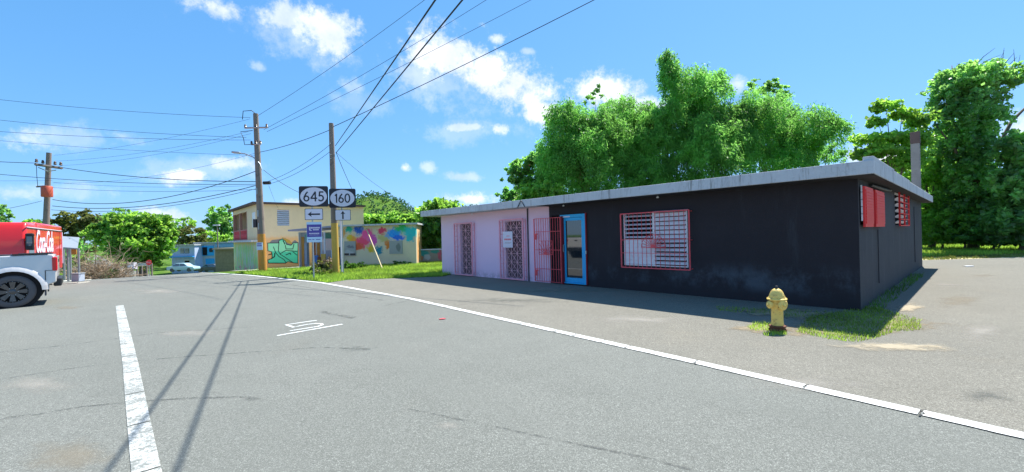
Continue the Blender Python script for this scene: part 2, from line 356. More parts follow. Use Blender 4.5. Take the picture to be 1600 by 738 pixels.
M['darkroof'] = paint('brown_roof_edge', (.12, .07, .06), .8, .3, 3, .1)
M['pinkcol'] = paint('terracotta_column_paint', (.50, .25, .18), .7, .15, 3, .1)
M['railpink'] = paint('faded_red_rail_paint', (.55, .16, .16), .7, .15, 3, .1)
M['greyb'] = paint('grey_blue_board', (.32, .36, .44), .8, .3, 2, .05); M['midblue2'] = paint('blue_board', (.08, .2, .5), .8, .3, 2, .05)
M['polecream'] = paint('pale_bamboo_pole', (.62, .50, .28), .7, .15, 3, .1)
# leaves
M['bamboo'] = leafmat('bamboo_leaf', (.07, .22, .045), (.17, .42, .08), (.40, .88, .17), .55)
M['tree'] = leafmat('broad_leaf', (.08, .20, .03), (.22, .42, .07), (.52, .92, .12), .6, .45, gloss=.5)
M['treedark'] = leafmat('dark_broad_leaf', (.08, .20, .07), (.19, .38, .12), (.36, .80, .16), .65, .4, gloss=.7)
M['vine'] = leafmat('vine_leaf', (.09, .22, .08), (.24, .42, .15), (.46, .88, .20), .65, .38, hue=(.22, .26, .10), gloss=.75)
M['yellowtree'] = leafmat('olive_leaf', (.10, .12, .03), (.19, .19, .06), (.35, .40, .08), .4)
M['flame'] = leafmat('orange_blossom', (.5, .12, .06), (.65, .22, .12), (.8, .25, .1), .4)
M['hillleaf'] = leafmat('far_hill_leaf', (.05, .14, .06), (.10, .23, .09), (.14, .34, .10), .35)
M['grass'] = leafmat('grass_blade', (.14, .26, .03), (.30, .46, .06), (.55, .82, .10), .5)
M['twig'] = leafmat('dry_twig', (.30, .21, .13), (.50, .38, .26), (.3, .2, .1), .1)
M['weed'] = leafmat('weed_leaf', (.03, .10, .015), (.09, .2, .03), (.22, .48, .05), .4)

# ------------------------------------------------------------------ the ground and roads
def sheet(name, poly, mat, dz, kind='structure', parent=None):
    """flat polygon (world x,y) laid on the terrain, split where the slope changes"""
    bm = bmesh.new(); vs = [bm.verts.new((p[0], p[1], 0)) for p in poly]; f = bm.faces.new(vs)
    if f.normal.z < 0: f.normal_flip()
    bm.normal_update()
    for u in PU[1:-1]:
        g = bm.verts[:] + bm.edges[:] + bm.faces[:]
        bmesh.ops.bisect_plane(bm, geom=g, plane_co=(UX * u / (UX**2 + UY**2), UY * u / (UX**2 + UY**2), 0), plane_no=(UX, UY, 0))
    bmesh.ops.triangulate(bm, faces=bm.faces[:])
    for v in bm.verts: v.co.z = zt(v.co.x, v.co.y) + dz
    bmesh.ops.recalc_face_normals(bm, faces=bm.faces)
    for f in bm.faces:
        if f.normal.z < 0: f.normal_flip()
    me = bpy.data.meshes.new(name); bm.to_mesh(me); bm.free(); me.materials.append(mat)
    o = bpy.data.objects.new(name, me); C.objects.link(o)
    if kind: o['kind'] = kind
    if parent is not None: o.parent = parent
    return o
def ribbon_poly(pts, w0, w1=None):
    pts = [Vector((p[0], p[1])) for p in pts]; n = len(pts); Ls = []; Rs = []
    for i, p in enumerate(pts):
        d = (pts[min(i + 1, n - 1)] - pts[max(i - 1, 0)]).normalized(); q = Vector((-d.y, d.x)); w = (w0 + (w1 - w0) * i / (n - 1)) if w1 is not None else w0
        Ls.append(p + q * w / 2); Rs.append(p - q * w / 2)
    return Ls, Rs
def patch(name, px, py, rpx, rpy, mat, dz, seed=0, kind='structure'):
    """stain or soil patch: a disc whose cover thins out irregularly towards its rim"""
    c = gnd(px, py); e = gnd(px + rpx, py); f = gnd(px, py - rpy); rx = (e - c); ry = (f - c); b = MB(); fade = []; nr, na = 8, 36; rr = random.Random(seed)
    w = [1 + .16 * math.sin(2 * a * 2 * PI / na + seed) + .12 * math.sin(5 * a * 2 * PI / na + seed * 2) + rr.uniform(-.05, .05) for a in range(na)]
    vs = []; fs = []
    for i in range(nr + 1):
        for a in range(na):
            t = 2 * PI * a / na; q = c + rx * (math.cos(t) * w[a] * i / nr) + ry * (math.sin(t) * w[a] * i / nr); vs.append((q.x, q.y, zt(q.x, q.y) + dz)); fade.append(1 - i / nr)
    for i in range(nr):
        for a in range(na): fs.append((i * na + a, i * na + (a + 1) % na, (i + 1) * na + (a + 1) % na, (i + 1) * na + a))
    me = bpy.data.meshes.new(name); me.from_pydata(vs, [], fs); at_ = me.attributes.new('cover', 'FLOAT', 'POINT'); at_.data.foreach_set('value', fade); me.materials.append(mat)
    o = bpy.data.objects.new(name, me); C.objects.link(o); o['kind'] = kind; return o
def patchmat(name, c0, c1, amt=1., sc=5, rough=.95, lo=.42, hi=.62):
    m, nt, b = newmat(name); k = NB(nt); n = k.N.new('ShaderNodeAttribute'); n.attribute_name = 'cover'
    k.col(k.mix(k.noise(sc * 3, 5, .75), c0, c1), b); b.inputs['Roughness'].default_value = rough; b.inputs['Specular IOR Level'].default_value = .1
    v = k.math('ADD', k.math('MULTIPLY', n.outputs['Fac'], .55), k.math('MULTIPLY', k.noise(sc, 6, .75), .75)); k.L.new(k.ramp(v, lo, hi, 0, amt), b.inputs['Alpha']); k.bump(k.noise(60, 4, .8), .5, .01, b); return m
def ribbon(name, pts, w, mat, dz, w1=None, kind='structure', jit=0):
    Ls, Rs = ribbon_poly(pts, w, w1); b = MB()
    for i in range(len(Ls) - 1):
        if jit:
            Ls[i] = Ls[i] + Vector((random.uniform(-jit, jit), random.uniform(-jit, jit))); Rs[i] = Rs[i] + Vector((random.uniform(-jit, jit), random.uniform(-jit, jit)))
    for i in range(len(Ls) - 1):
        b.add([(*Ls[i], zt(*Ls[i]) + dz), (*Rs[i], zt(*Rs[i]) + dz), (*Rs[i + 1], zt(*Rs[i + 1]) + dz), (*Ls[i + 1], zt(*Ls[i + 1]) + dz)], [(0, 1, 2, 3)])
    o = b.build(name, mat); o['kind'] = kind; return o
def dense(pts, step=.5):
    out = []
    for a, b in zip(pts[:-1], pts[1:]):
        a = Vector((a[0], a[1])); b = Vector((b[0], b[1])); n = max(1, int((b - a).length / step))
        out += [a + (b - a) * i / n for i in range(n)]
    out.append(Vector((pts[-1][0], pts[-1][1]))); return out

sheet('ground', [(-1500, -300), (1500, -300), (1500, 1800), (-1500, 1800)], M['ground'], -.02)
EDGE = [(7.2, -1.1), (3.83, 3.18), (2.30, 5.08), (-2.7, 11.2), (-7.3, 16.1), (-12.1, 20.0), (-16.5, 23.4), (-21.5, 28.2), (-29, 37.5), (-41, 52), (-62, 74)]
LEFT = [(-76, 80), (-50, 53), (-38, 40), (-29, 29), (-23.2, 22.0), (-26, 18.5), (-60, 10), (-60, -25), (12, -25), (12, -7.5)]
sheet('road', EDGE + LEFT, M['road'], 0.0)
sheet('far_road', [(-62, 74), (-98, 106), (-135, 138), (-143, 131), (-106, 99), (-76, 80)], M['road'], 0.02)
LOT = [(7.2, -1.1), (3.83, 3.18), (2.30, 5.08), (-2.7, 11.2), (-7.0, 15.85), (-6.6, 16.9), (-2.9, 17.4), (-2.2, 19.5), (8.5, 30), (18.6, 20.0), (24, 20.3), (60, 24), (60, -12), (15, -12)]
sheet('parking_lot', LOT, M['lot'], 0.004)
sheet('dirt_verge', [(18.6, 20.0), (24, 20.3), (60, 24), (60, 30), (30, 26.5), (16, 24.5)], M['drygrass'], -.006)
gp_ = lambda l: [gnd(*p) for p in l]
# edge line in cracked lengths
es = dense(EDGE[:-2], .14); i = 0
segs = []
edge_parent = None
k0 = 0
lineb = MB()
cuts = set(); 
acc = 0
nxt = random.uniform(.9, 1.8); cur = [es[0]]
for a, b in zip(es[:-1], es[1:]):
    d = (b - a).length; acc += d; cur.append(b)
    if acc > nxt:
        segs.append(cur); cur = [b + (b - a).normalized() * random.uniform(.006, .022)]; acc = 0; nxt = random.uniform(.25, 1.1) if b.y < 12 else 3
segs.append(cur)
for sg in segs:
    if len(sg) < 2: continue
    Ls, Rs = ribbon_poly(sg, .15); sk = random.uniform(-.02, .02)
    Ls[-1] += (sg[-1] - sg[-2]).normalized() * sk; Rs[-1] -= (sg[-1] - sg[-2]).normalized() * sk
    for i in range(len(Ls)):
        j = random.uniform(-.004, .004); Ls[i] = Ls[i] + Vector((j, j)); Rs[i] = Rs[i] - Vector((j, -j))
    for i in range(len(Ls) - 1):
        lineb.add([(*Ls[i], zt(*Ls[i]) + .009), (*Rs[i], zt(*Rs[i]) + .009), (*Rs[i + 1], zt(*Rs[i + 1]) + .009), (*Ls[i + 1], zt(*Ls[i + 1]) + .009)], [(0, 1, 2, 3)])
lineb.build('road_edge_line', M['line'], kind='structure')
M['crack'] = paint('dark_crack', (.05, .052, .048), .95, .3, 20, .2)
for sg in segs[:-1]:
    p = sg[-1]; d = (sg[-1] - sg[-2]).normalized(); q = Vector((-d.y, d.x)); sl = random.uniform(-.7, .7); pts = []
    for i in range(7): f = (i - 3) / 3 * random.uniform(.07, .11); pts.append(p + q * f + d * (f * sl + random.uniform(-.018, .018)))
    if p.y < 13: ribbon('line_crack', pts, random.uniform(.004, .012), M['crack'], .0115, random.uniform(.005, .018))

# centre line, worn, in ribbed lengths
cl = [gnd(243, 800), gnd(229, 738), gnd(214, 640), gnd(204, 570), gnd(194, 515), gnd(187, 478)]
cl = [Vector((-1.2, 1.3))] + cl
cd = dense(cl, .115); cb = MB()
for i in range(len(cd) - 1):
    a, b = cd[i], cd[i + 1]; d = (b - a).normalized(); q = Vector((-d.y, d.x)) * .078
    g = d * (.004 if i % 9 else .028)
    a2 = a + g; jl = random.uniform(-.004, .004)
    cb.add([(*(a2 + q), .005), (*(a2 - q), .005), (*(b - q * (1 + jl)), .005), (*(b + q), .005)], [(0, 1, 2, 3)])
cb.build('centre_line', M['line_worn'], kind='structure')
# painted 5 and bar
def gp(l): return [gnd(*p) for p in l]
ribbon('painted_five', gp([(495, 501), (470, 504.5), (447, 508), (459, 511.8), (470, 509.3), (481, 507.3), (492, 506), (502, 506.3), (504, 508), (497, 510.5), (475, 514), (453, 517.5)]), .06, M['line'], .005)
ribbon('painted_bar', gp([(433, 525), (484, 516), (535, 507)]), .065, M['line'], .005)
# tyre marks; the last ribbon paints a wire's faint shadow in dark colour
for pl, w in [([(0, 655), (60, 647), (130, 636), (200, 629), (300, 622), (380, 621), (405, 624)], .05), ([(0, 593), (100, 578), (200, 565), (300, 557), (420, 549), (500, 543), (578, 546)], .035),
              ([(0, 551), (120, 538), (250, 520), (400, 511)], .03), ([(500, 487), (525, 492), (555, 497)], .16), 
              ([(640, 640), (760, 664), (880, 690), (1010, 716), (1080, 735)], .03), ([(600, 478), (640, 470), (628, 462)], .06), ([(330, 432), (460, 446), (600, 470)], .06)]:
    ribbon('tyre_and_shadow_mark', dense(gp(pl), .25), w, M['skid_and_shadow'], .0035 if pl[0][0] < 600 else .0045, jit=.012)
# bits of litter
tag(MB().prism([(0, 0), (.10, .02), (.12, .06), (.05, .09), (.01, .05)], lambda a, b, s: gnd(690, 500) + Vector((a - .05, b, .006 + .012 * s))).build('litter', M['red']), 'small crushed red scrap lying on the road inside the white edge line', 'litter')
tag(MB().prism([(0, 0), (.35, .05), (.4, .16), (.1, .2)], lambda a, b, s: gnd(1518, 417) + Vector((a - .2, b, .01 + .02 * s))).build('paper_scrap', M['white']), 'flat white paper scrap on the far end of the parking lot', 'litter')
M['tan'] = patchmat('tan_dirt_stain', (.24, .21, .16), (.36, .31, .23), .4, 2.5, lo=.55, hi=.9); M['oil'] = patchmat('dark_oil_stain', (.09, .095, .09), (.16, .17, .16), .4, 5, lo=.6, hi=1.0); M['dust'] = patchmat('pale_dust', (.36, .34, .3), (.46, .43, .38), .5, 1.6, lo=.6, hi=1.0)
for i, (x, y, rx, ry, m) in enumerate([(105, 481, 38, 5, 'tan'), (110, 712, 110, 45, 'tan'), (700, 665, 40, 14, 'dust'), (250, 455, 90, 8, 'dust'), (390, 625, 22, 5, 'oil'), (545, 497, 26, 2.5, 'oil'), (560, 545, 60, 8, 'oil'), (300, 520, 120, 12, 'dust'), (60, 600, 100, 30, 'dust')]):
    patch('road_stain', x, y, rx, ry, M[m], .0022 + .0001 * i, i)
for i, (x, y, rx, ry, m) in enumerate([(1535, 431, 34, 3, 'tan'), (800, 470, 160, 8, 'oil'), (1000, 500, 180, 12, 'dust'), (1250, 600, 200, 25, 'dust'), (1530, 520, 80, 24, 'dust'), (1500, 470, 60, 14, 'tan'), (870, 455, 120, 6, 'tan'), (1540, 620, 80, 20, 'oil'), (1480, 445, 60, 5, 'dust')]):
    patch('lot_stain', x, y, rx, ry, M[m], .0062 + .0001 * i, i + 20)
# left roadside: concrete apron of two slabs
for nm, pp in (('concrete_slab', [(78, 445), (120, 443), (128, 432), (92, 432)]), ('concrete_slab', [(122, 443), (140, 441), (146, 432), (130, 432)])):
    P = [gnd(*p) for p in pp]; b = MB(); b.add([p + Vector((0, 0, .03)) for p in P] + [p - Vector((0, 0, .05)) for p in P], [(0, 1, 2, 3), (0, 4, 5, 1), (1, 5, 6, 2), (2, 6, 7, 3), (3, 7, 4, 0)]); o = b.build(nm, M['concrete'], kind='structure')
# pale pavement in front of the yellow building
sheet('pavement', [(-15.4, 25.2), (-9.4, 26.2), (-10.6, 29.6), (-14.5, 35.0), (-19.4, 33.0), (-24, 37.5), (-29.2, 43), (-31.5, 41.3), (-22, 29.6)], M['concrete'], .004)

# ------------------------------------------------------------------ main building
Cc = Vector((6.67, 8.16, 0))
bld = thing('low_commercial_building', 'long single storey flat roofed building painted pink at one end and black on the rest', 'building', Cc, math.atan2(.740, -.672))
BM = frame(bld); BI = BM.inverted()
def onplane(px, py, n_local, off=0.0):
    o = BM @ (Vector(n_local) * off); n = (BM.to_3x3() @ Vector(n_local)); r = ray(px, py); t = (o - CAM).dot(n) / r.dot(n); return BI @ (CAM + r * t)
def fac(px, py, off=0): p = onplane(px, py, (0, 1, 0), off); return p.x, p.z
def side(px, py, off=0): p = onplane(px, py, (-1, 0, 0), off); return p.y, p.z
LX = fac(690, 380)[0]; TOP = 2.56; DEP = -13.2
def holed(x0, x1, z0, z1, holes, y0, y1, axis='x'):
    """wall slab with openings; y0 outer, y1 inner face"""
    b = MB(); xs = sorted({x0, x1, *[h[0] for h in holes], *[h[1] for h in holes]}); zs = sorted({z0, z1, *[h[2] for h in holes], *[h[3] for h in holes]})
    P = (lambda a, y, z: (a, y, z)) if axis == 'x' else (lambda a, y, z: (y, a, z))
    for i in range(len(xs) - 1):
        for j in range(len(zs) - 1):
            cx = (xs[i] + xs[i + 1]) / 2; cz = (zs[j] + zs[j + 1]) / 2
            if any(h[0] < cx < h[1] and h[2] < cz < h[3] for h in holes): continue
            for y in (y0, y1): b.add([P(xs[i], y, zs[j]), P(xs[i + 1], y, zs[j]), P(xs[i + 1], y, zs[j + 1]), P(xs[i], y, zs[j + 1])], [(0, 1, 2, 3)])
    for (a, c, e, f) in holes + [(x0, x1, z0, z1)]:
        b.add([P(a, y0, e), P(c, y0, e), P(c, y0, f), P(a, y0, f), P(a, y1, e), P(c, y1, e), P(c, y1, f), P(a, y1, f)], [(0, 1, 5, 4), (1, 2, 6, 5), (2, 3, 7, 6), (3, 0, 4, 7)])
    return b
def cleanbuild(b, name, mat, parent, **k):
    o = b.build(name, mat, parent, **k); bm = bmesh.new(); bm.from_mesh(o.data); bmesh.ops.remove_doubles(bm, verts=bm.verts, dist=1e-4); bmesh.ops.recalc_face_normals(bm, faces=bm.faces); bm.to_mesh(o.data); bm.free(); return o
xPB = fac(859, 380)[0]                                  # pink / black joint
d1 = (fac(737, 360)[0], fac(719, 360)[0]); d1z = (.06, fac(728, 350)[1])
d2 = (fac(815, 360)[0], fac(789, 360)[0]); d2z = (.06, fac(800, 346)[1])
bd = (fac(916, 380)[0], fac(877, 380)[0]); bdz = (.05, fac(897, 335)[1])
gd = (fac(875, 380)[0], fac(862, 380)[0])
wn = (fac(1075, 370)[0], fac(976, 370)[0]); wz = (fac(1020, 416)[1], fac(1020, 331)[1])
cleanbuild(holed(xPB, LX, -.1, TOP, [(d1[0], d1[1], *d1z), (d2[0], d2[1], *d2z)], 0, -.2), 'wall', M['pink'], bld, label='pale pink front wall with two narrow grilled doors')
cleanbuild(holed(0, xPB, -.1, TOP, [(bd[0], gd[1], *bdz), (wn[0], wn[1], *wz)], 0, -.2), 'wall', M['black'], bld, label='worn black front wall with the blue door')
s1 = [side(1343, 325)[0], side(1358, 325)[0], side(1361, 325)[0], side(1376, 325)[0], side(1398, 325)[0], side(1413, 325)[0]]
sz = (side(1350, 355)[1], side(1350, 294)[1]); sz2 = (side(1405, 352)[1], side(1405, 300)[1])
cleanbuild(holed(DEP, -.001, -.1, TOP, [(s1[5], s1[4], *sz2), (s1[3], s1[0], sz[0] + .05, sz[1] - .05)], -.004, .2, 'y'), 'wall', M['grey'], bld, label='streaked charcoal side wall with red shutters')
box(.2, LX, DEP, DEP + .2, -.1, TOP).build('wall', M['grey'], bld, label='rear wall'); box(LX - .2, LX, DEP + .2, -.2, -.1, TOP).build('wall', M['pink'], bld, label='pink end wall')
box(.2, LX - .2, DEP + .2, -.2, -.02, .03).build('floor', M['inside'], bld)
box(.25, LX - .25, -3.2, -3.1, .03, TOP - .01).build('inner_wall', M['inside'], bld)
# roof slab
zr = TOP
roof = box(-.32, LX + .75, DEP - .5, .60, zr, zr + .245).build('roof', M['fascia'], bld, bevel=.012)
M['soffit'] = paint('black_soffit_paint', (.03, .028, .032), .85, .3, 3, .2, dirt=(.12, .1, .08)); box(-.31, xPB, DEP - .49, .585, zr - .012, zr - .002).build('soffit', M['soffit'], bld)
# drip cracks: upstands on the side edge, stepping down
yA = side(1396, 265, .3)[0]; yB = side(1421, 275, .3)[0]
for (a, b_, h) in ((0.56, yA, .075), (yA - .01, yB, .045), (yB - .01, DEP + 1, .02)):
    box(-.315, -.16, b_, a, zr + .243, zr + .243 + h).build('parapet', M['fascia'], roof, bevel=.01)
# water stains: conduit and bracket
cx = fac(826, 380)[0]; MB().tube([(cx, .03, 0), (cx, .03, zr - .01)], .022).build('downpipe', M['darkmetal'], bld)
p = fac(820, 318, .45); MB().tube([(p[0] + .18, .62, zr + .0), (p[0], .63, zr + .23), (p[0] - .17, .62, zr + .0)], .014).build('wire_bracket', M['darkmetal'], bld)
for px, py in ((881, 316), (1028, 301), (738, 330)):
    q = fac(px, py, .2); MB().lathe([(.03, 0), (.035, .02), (.02, .05), (.008, .06)], 10, Matrix.Translation((q[0], .22, zr - .065))).build('eave_lamp', M['white'], bld)
# side-wall conduit, pipe, bracket
for px in (1370, 1428):
    y = side(px, 400)[0]; MB().tube([(-.03, y, .35), (-.03, y, 1.55 if px < 1400 else 2.3)], .011).build('conduit', M['grey'], bld)
y0 = side(1356, 288)[0]; y1_ = side(1388, 299)[0]; MB().tube([(-.05, y0, side(1356, 290)[1]), (-.12, (y0 + y1_) / 2, side(1372, 297)[1]), (-.05, y1_, side(1388, 298)[1])], .03).build('iron_bar', M['darkmetal'], bld)
# chimney standing on the roof rear
ch = BI @ at(1432, 300, 15.4)
topz = at(1426, 207, 15.4).z
box(ch.x - .12, ch.x + .12, ch.y - .12, ch.y + .12, zr + .24, topz - .42).build('chimney', M['chim'], bld, bevel=.01)
box(ch.x - .13, ch.x + .13, ch.y - .13, ch.y + .13, topz - .42, topz).build('chimney', M['chimtop'], bld, bevel=.01, label='soot stained chimney top')

# red side shutters (open) and window
def shutter(px0, px1):
    a = side(px0, 325, .02)[0]; b_ = side(px1, 325, .02)[0]; o = box(-.09, -.05, b_, a, sz[0], sz[1]).build('shutter', M['red_bright'], bld, bevel=.004)
    n = 12
    for i in range(n):
        z = sz[0] + .06 + (sz[1] - sz[0] - .12) * (i + .5) / n; h = (sz[1] - sz[0] - .12) / n * .42
        box(-.102, -.09, b_ + .05, a - .05, z - h, z + h).build('slat', M['red_bright'], o)
    for i in range(5):
        z = sz[0] + .12 + (sz[1] - sz[0] - .2) * i / 4.2; box(-.05, -.028, a + .004, a + .03, z, z + .13).build('louvre_end', M['slat'], o)
shutter(1345, 1358); shutter(1362, 1376)
wf = MB(); a, b_ = s1[4], s1[5]
for (y0, y1_, z0, z1) in ((b_ - .03, b_, sz2[0], sz2[1]), (a, a + .03, sz2[0], sz2[1]), (b_, a, sz2[0] - .03, sz2[0]), (b_, a, sz2[1], sz2[1] + .03)): wf.box(-.12, -.08, y0, y1_, z0, z1)
for i in range(1, 6): z = sz2[0] + (sz2[1] - sz2[0]) * i / 6; wf.box(-.11, -.09, b_, a, z - .012, z + .012)
wf.box(-.12, -.08, (a + b_) / 2 - .012, (a + b_) / 2 + .012, sz2[0], sz2[1])
wfo = wf.build('window_grille', M['red_bright'], bld)
for i in range(6):
    z = sz2[0] + (sz2[1] - sz2[0]) * (i + .5) / 6
    MB().box(-.07, .05, b_ + .02, a - .02, -.006, .006, Matrix.Translation((0, 0, z)) @ Matrix.Rotation(math.radians(35), 4, 'Y')).build('slat', M['slat'], wfo)

# front louvred window
wx0, wx1 = wn; wm = fac(1022, 370)[0]
win = MB()
for (x0, x1, z0, z1) in ((wx0, wx1, wz[1] - .03, wz[1]), (wx0, wx1, wz[0], wz[0] + .03), (wx0, wx0 + .03, wz[0] + .03, wz[1] - .03), (wx1 - .03, wx1, wz[0] + .03, wz[1] - .03), (wm - .025, wm + .025, wz[0] + .03, wz[1] - .03)): win.box(x0, x1, -.08, .035, z0, z1)
wino = win.build('window', M['slat'], bld, bevel=.003)
H = wz[1] - wz[0] - .08
def slat(x0, x1, z, w, ang, y=0.0, m='slat'): MB().box(x0, x1, -w / 2, w / 2, -.005, .005, Matrix.Translation((0, y, z)) @ Matrix.Rotation(math.radians(ang), 4, 'X')).build('slat', M[m], wino)
n = 12
for i in range(n):
    z = wz[0] + .04 + H * (i + .5) / n; slat(wx0 + .032, wm - .027, z, H / n * 1.0, -52 if i > 5 else -38, .02)
for i in range(n):
    z = wz[0] + .04 + H * (i + .5) / n
    slat(wm + .027, wx1 - .032, z, H / n * (1.02 if i < 6 else .75), -84 if i < 6 else -28, .012 if i < 6 else .02)
MB().box(wx0 - .02, wm, .0, .10, 0, .012, Matrix.Translation((0, 0, wz[1] + .0)) @ Matrix.Rotation(math.radians(-12), 4, 'X')).build('awning_strip', M['slat'], wino)
g = MB(); gx0, gx1 = fac(1077, 370, .16)[0], fac(970, 370, .16)[0]; gz0, gz1 = wz[0] - .05, wz[1] - .02; GY = .15
for x in (gx0, gx1): g.box(x - .014, x + .014, GY - .014, GY + .014, gz0, gz1); [g.box(x - .008, x + .008, 0, GY, z - .008, z + .008) for z in (gz0 + .02, (gz0 + gz1) / 2, gz1 - .02)]
for z in (gz0, gz1): g.box(gx0, gx1, GY - .013, GY + .013, z - .013, z + .013)
nb = 15
for i in range(1, nb): x = gx0 + (gx1 - gx0) * i / nb; g.box(x - .0055, x + .0055, GY - .006, GY + .006, gz0, gz1)
for z in (.27, .52): zz = gz0 + (gz1 - gz0) * z; g.box(gx0, gx1, GY - .004, GY + .004, zz - .006, zz + .006)
sx, szc = fac(1021, 387, .15); RW = abs(fac(1002, 387, .15)[0] - fac(1040, 387, .15)[0]) / 2
def sunburst(g, cx, cz, R, y, n=9, a0=5, a1=175, t=.006):
    for i in range(n):
        A = math.radians(a0 + (a1 - a0) * i / (n - 1)); g.tube([(cx + .03 * math.cos(A), y, cz + .03 * math.sin(A)), (cx + R * math.cos(A), y, cz + R * math.sin(A))], t, 5)
    g.prism([(cx + .075 * math.cos(PI * i / 10), cz + .075 * math.sin(PI * i / 10)) for i in range(11)], lambda a, b, s: Vector((a, y - .006 + .012 * s, b)))
    g.tube([(cx + R * math.cos(PI * i / 16), y, cz + R * math.sin(PI * i / 16)) for i in range(17)], t, 5)
sunburst(g, sx, szc, RW, GY + .01, 13, 4, 176, .007)
g.box(sx - RW, sx + RW, GY + .006, GY + .016, szc - .012, szc); g.build('window_grille', M['red'], bld)

# pink ornamental door grilles
def ornate(px0, px1, py0, py1, hx0, hx1, hz, nc, nr, label):
    x0, x1 = fac(px1, 380, .16)[0], fac(px0, 380, .16)[0]; pc = (px0 + px1) / 2; z0 = .05; z1 = fac(pc, py0, .16)[1]; y = .15
    d = thing  # noqa
    g = MB(); r = .011
    for x in (x0, x1): g.box(x - .022, x + .022, y - .022, y + .022, z0, z1)
    for z in (z0, z1): g.box(x0, x1, y - .021, y + .021, z - .021, z + .021)
    for x in (x0, x1):
        for i in range(10): z = z0 + (z1 - z0) * (i + .5) / 10; g.box(x - .006, x + .006, 0, y, z - .006, z + .006)
        g.box(x - .012, x + .012, .004, .022, z0, z1)
    g0_ = g; g = MB()
    for i in range(nc + 1): x = x0 + (x1 - x0) * i / nc; g.box(x - r / 2, x + r / 2, y - .006, y + .006, z0, z1)
    for j in range(1, nr): z = z0 + (z1 - z0) * j / nr; g.box(x0, x1, y - .0055, y + .0055, z - r / 2, z + r / 2)
    for i in range(nc):
        for j in range(nr):
            xa = x0 + (x1 - x0) * i / nc; xb = x0 + (x1 - x0) * (i + 1) / nc; za = z0 + (z1 - z0) * j / nr; zb = z0 + (z1 - z0) * (j + 1) / nr
            g.tube([(xa, y + .008, za), (xb, y + .008, zb)], .0075, 4); g.tube([(xb, y + .012, za), (xa, y + .012, zb)], .0075, 4)
            xm = (xa + xb) / 2; g.tube([(xm, y + .004, za), (xm, y + .004, zb)], .0035, 4)
    o = g0_.build('door_grille', M['pinkiron'], bld, label=label); g.build('lattice', M['lattice'], o)
    # door behind it
    dd = MB(); dd.box(hx0 + .02, hx1 - .02, -.14, -.10, hz[0], hz[1] - .02); do = dd.build('door', M['dimdoor'], bld)
    return x0, x1, z0, z1, y
ornate(710, 737, 349, 428, *d1, d1z, 3, 7, 'narrower pink door grille at the far end')
G2 = ornate(781, 817, 343, 432, *d2, d2z, 4, 7, 'pink door grille with a notice hung on it')
# notice board hung on the grille
n0 = fac(786, 380, .19)[0]; n1 = fac(801, 380, .19)[0]; nz0 = fac(793, 387, .19)[1]; nz1 = fac(793, 362, .19)[1]
nt_ = thing('notice_sign', 'white printed notice hanging on the second pink door grille', 'sign', BM @ Vector((n1, .185, nz0)), bld.rotation_euler.z)
W = n0 - n1; Hh = nz1 - nz0
box(0, W, 0, .012, 0, Hh).build('panel', M['signwhite'], nt_)
for (a, b_, c, d, m) in ((.30, .62, .70, .74, 'red'), (.14, .86, .46, .56, 'red'), (.12, .82, .30, .34, 'metal'), (.2, .84, .24, .265, 'metal'), (.15, .8, .08, .10, 'metal')):
    x = a
    while x < b_ - .02:
        w = random.uniform(.03, .07); box(W * x, W * min(x + w, b_), .012, .015, Hh * c, Hh * d).build('lettering', M[m], nt_); x += w + .025
# folded open gate with sunburst
gx0, gx1 = fac(874, 388, .2)[0], fac(833, 388, .2)[0]; gz0, gz1 = .06, fac(853, 341, .2)[1]; GY = .13
gate = MB(); nb = 11
for i in range(nb + 1):
    x = gx0 + (gx1 - gx0) * i / nb; r = .014 if i in (0, nb) else .006; gate.box(x - r, x + r, GY - r, GY + r, gz0, gz1)
for f in (0, .2, .5, .79, 1): z = gz0 + (gz1 - gz0) * f; gate.box(gx0, gx1, GY - .012, GY - .002, z - .008, z + .008)
bx, bz = fac(853, 397.5, .13); R_ = abs(fac(842, 390, .13)[0] - fac(863, 390, .13)[0]) / 2; RH = fac(853, 377, .13)[1] - bz
for i in range(9):
    A = math.radians(12 + 156 * i / 8); k_ = min(R_ / max(abs(math.cos(A)), .01), RH / max(math.sin(A), .01)); gate.tube([(bx, GY + .012, bz), (bx + k_ * math.cos(A), GY + .012, bz + k_ * math.sin(A))], .009, 5)
gate.prism([(bx + .085 * math.cos(PI * i / 10), bz + .085 * math.sin(PI * i / 10)) for i in range(11)], lambda a, b, s: Vector((a, GY + .006 + .014 * s, b)))
gate.box(bx - R_, bx + R_, GY + .006, GY + .018, bz - .018, bz); gate.box(bx - R_, bx + R_, GY + .006, GY + .018, bz + RH, bz + RH + .014)
for s_ in (-1, 1): gate.box(bx + s_ * R_ - .007, bx + s_ * R_ + .007, GY + .006, GY + .018, bz, bz + RH)
go = gate.build('security_gate', M['red'], bld, label='red barred gate with a sunburst folded open against the wall')
for f in (.16, .74):
    z = gz0 + (gz1 - gz0) * f; box(gx1 - .16, gx1 - .02, GY, GY + .03, z, z + .05).build('hinge', M['red'], go); box(gx1 - .1, gx1 - .04, GY, GY + .035, z - .16, z).build('latch', M['red'], go)
for x in (gx0 - .02,): box(x - .03, x + .03, .004, .13, .03, gz1 + .03).build('gate_post', M['darkred'], bld)
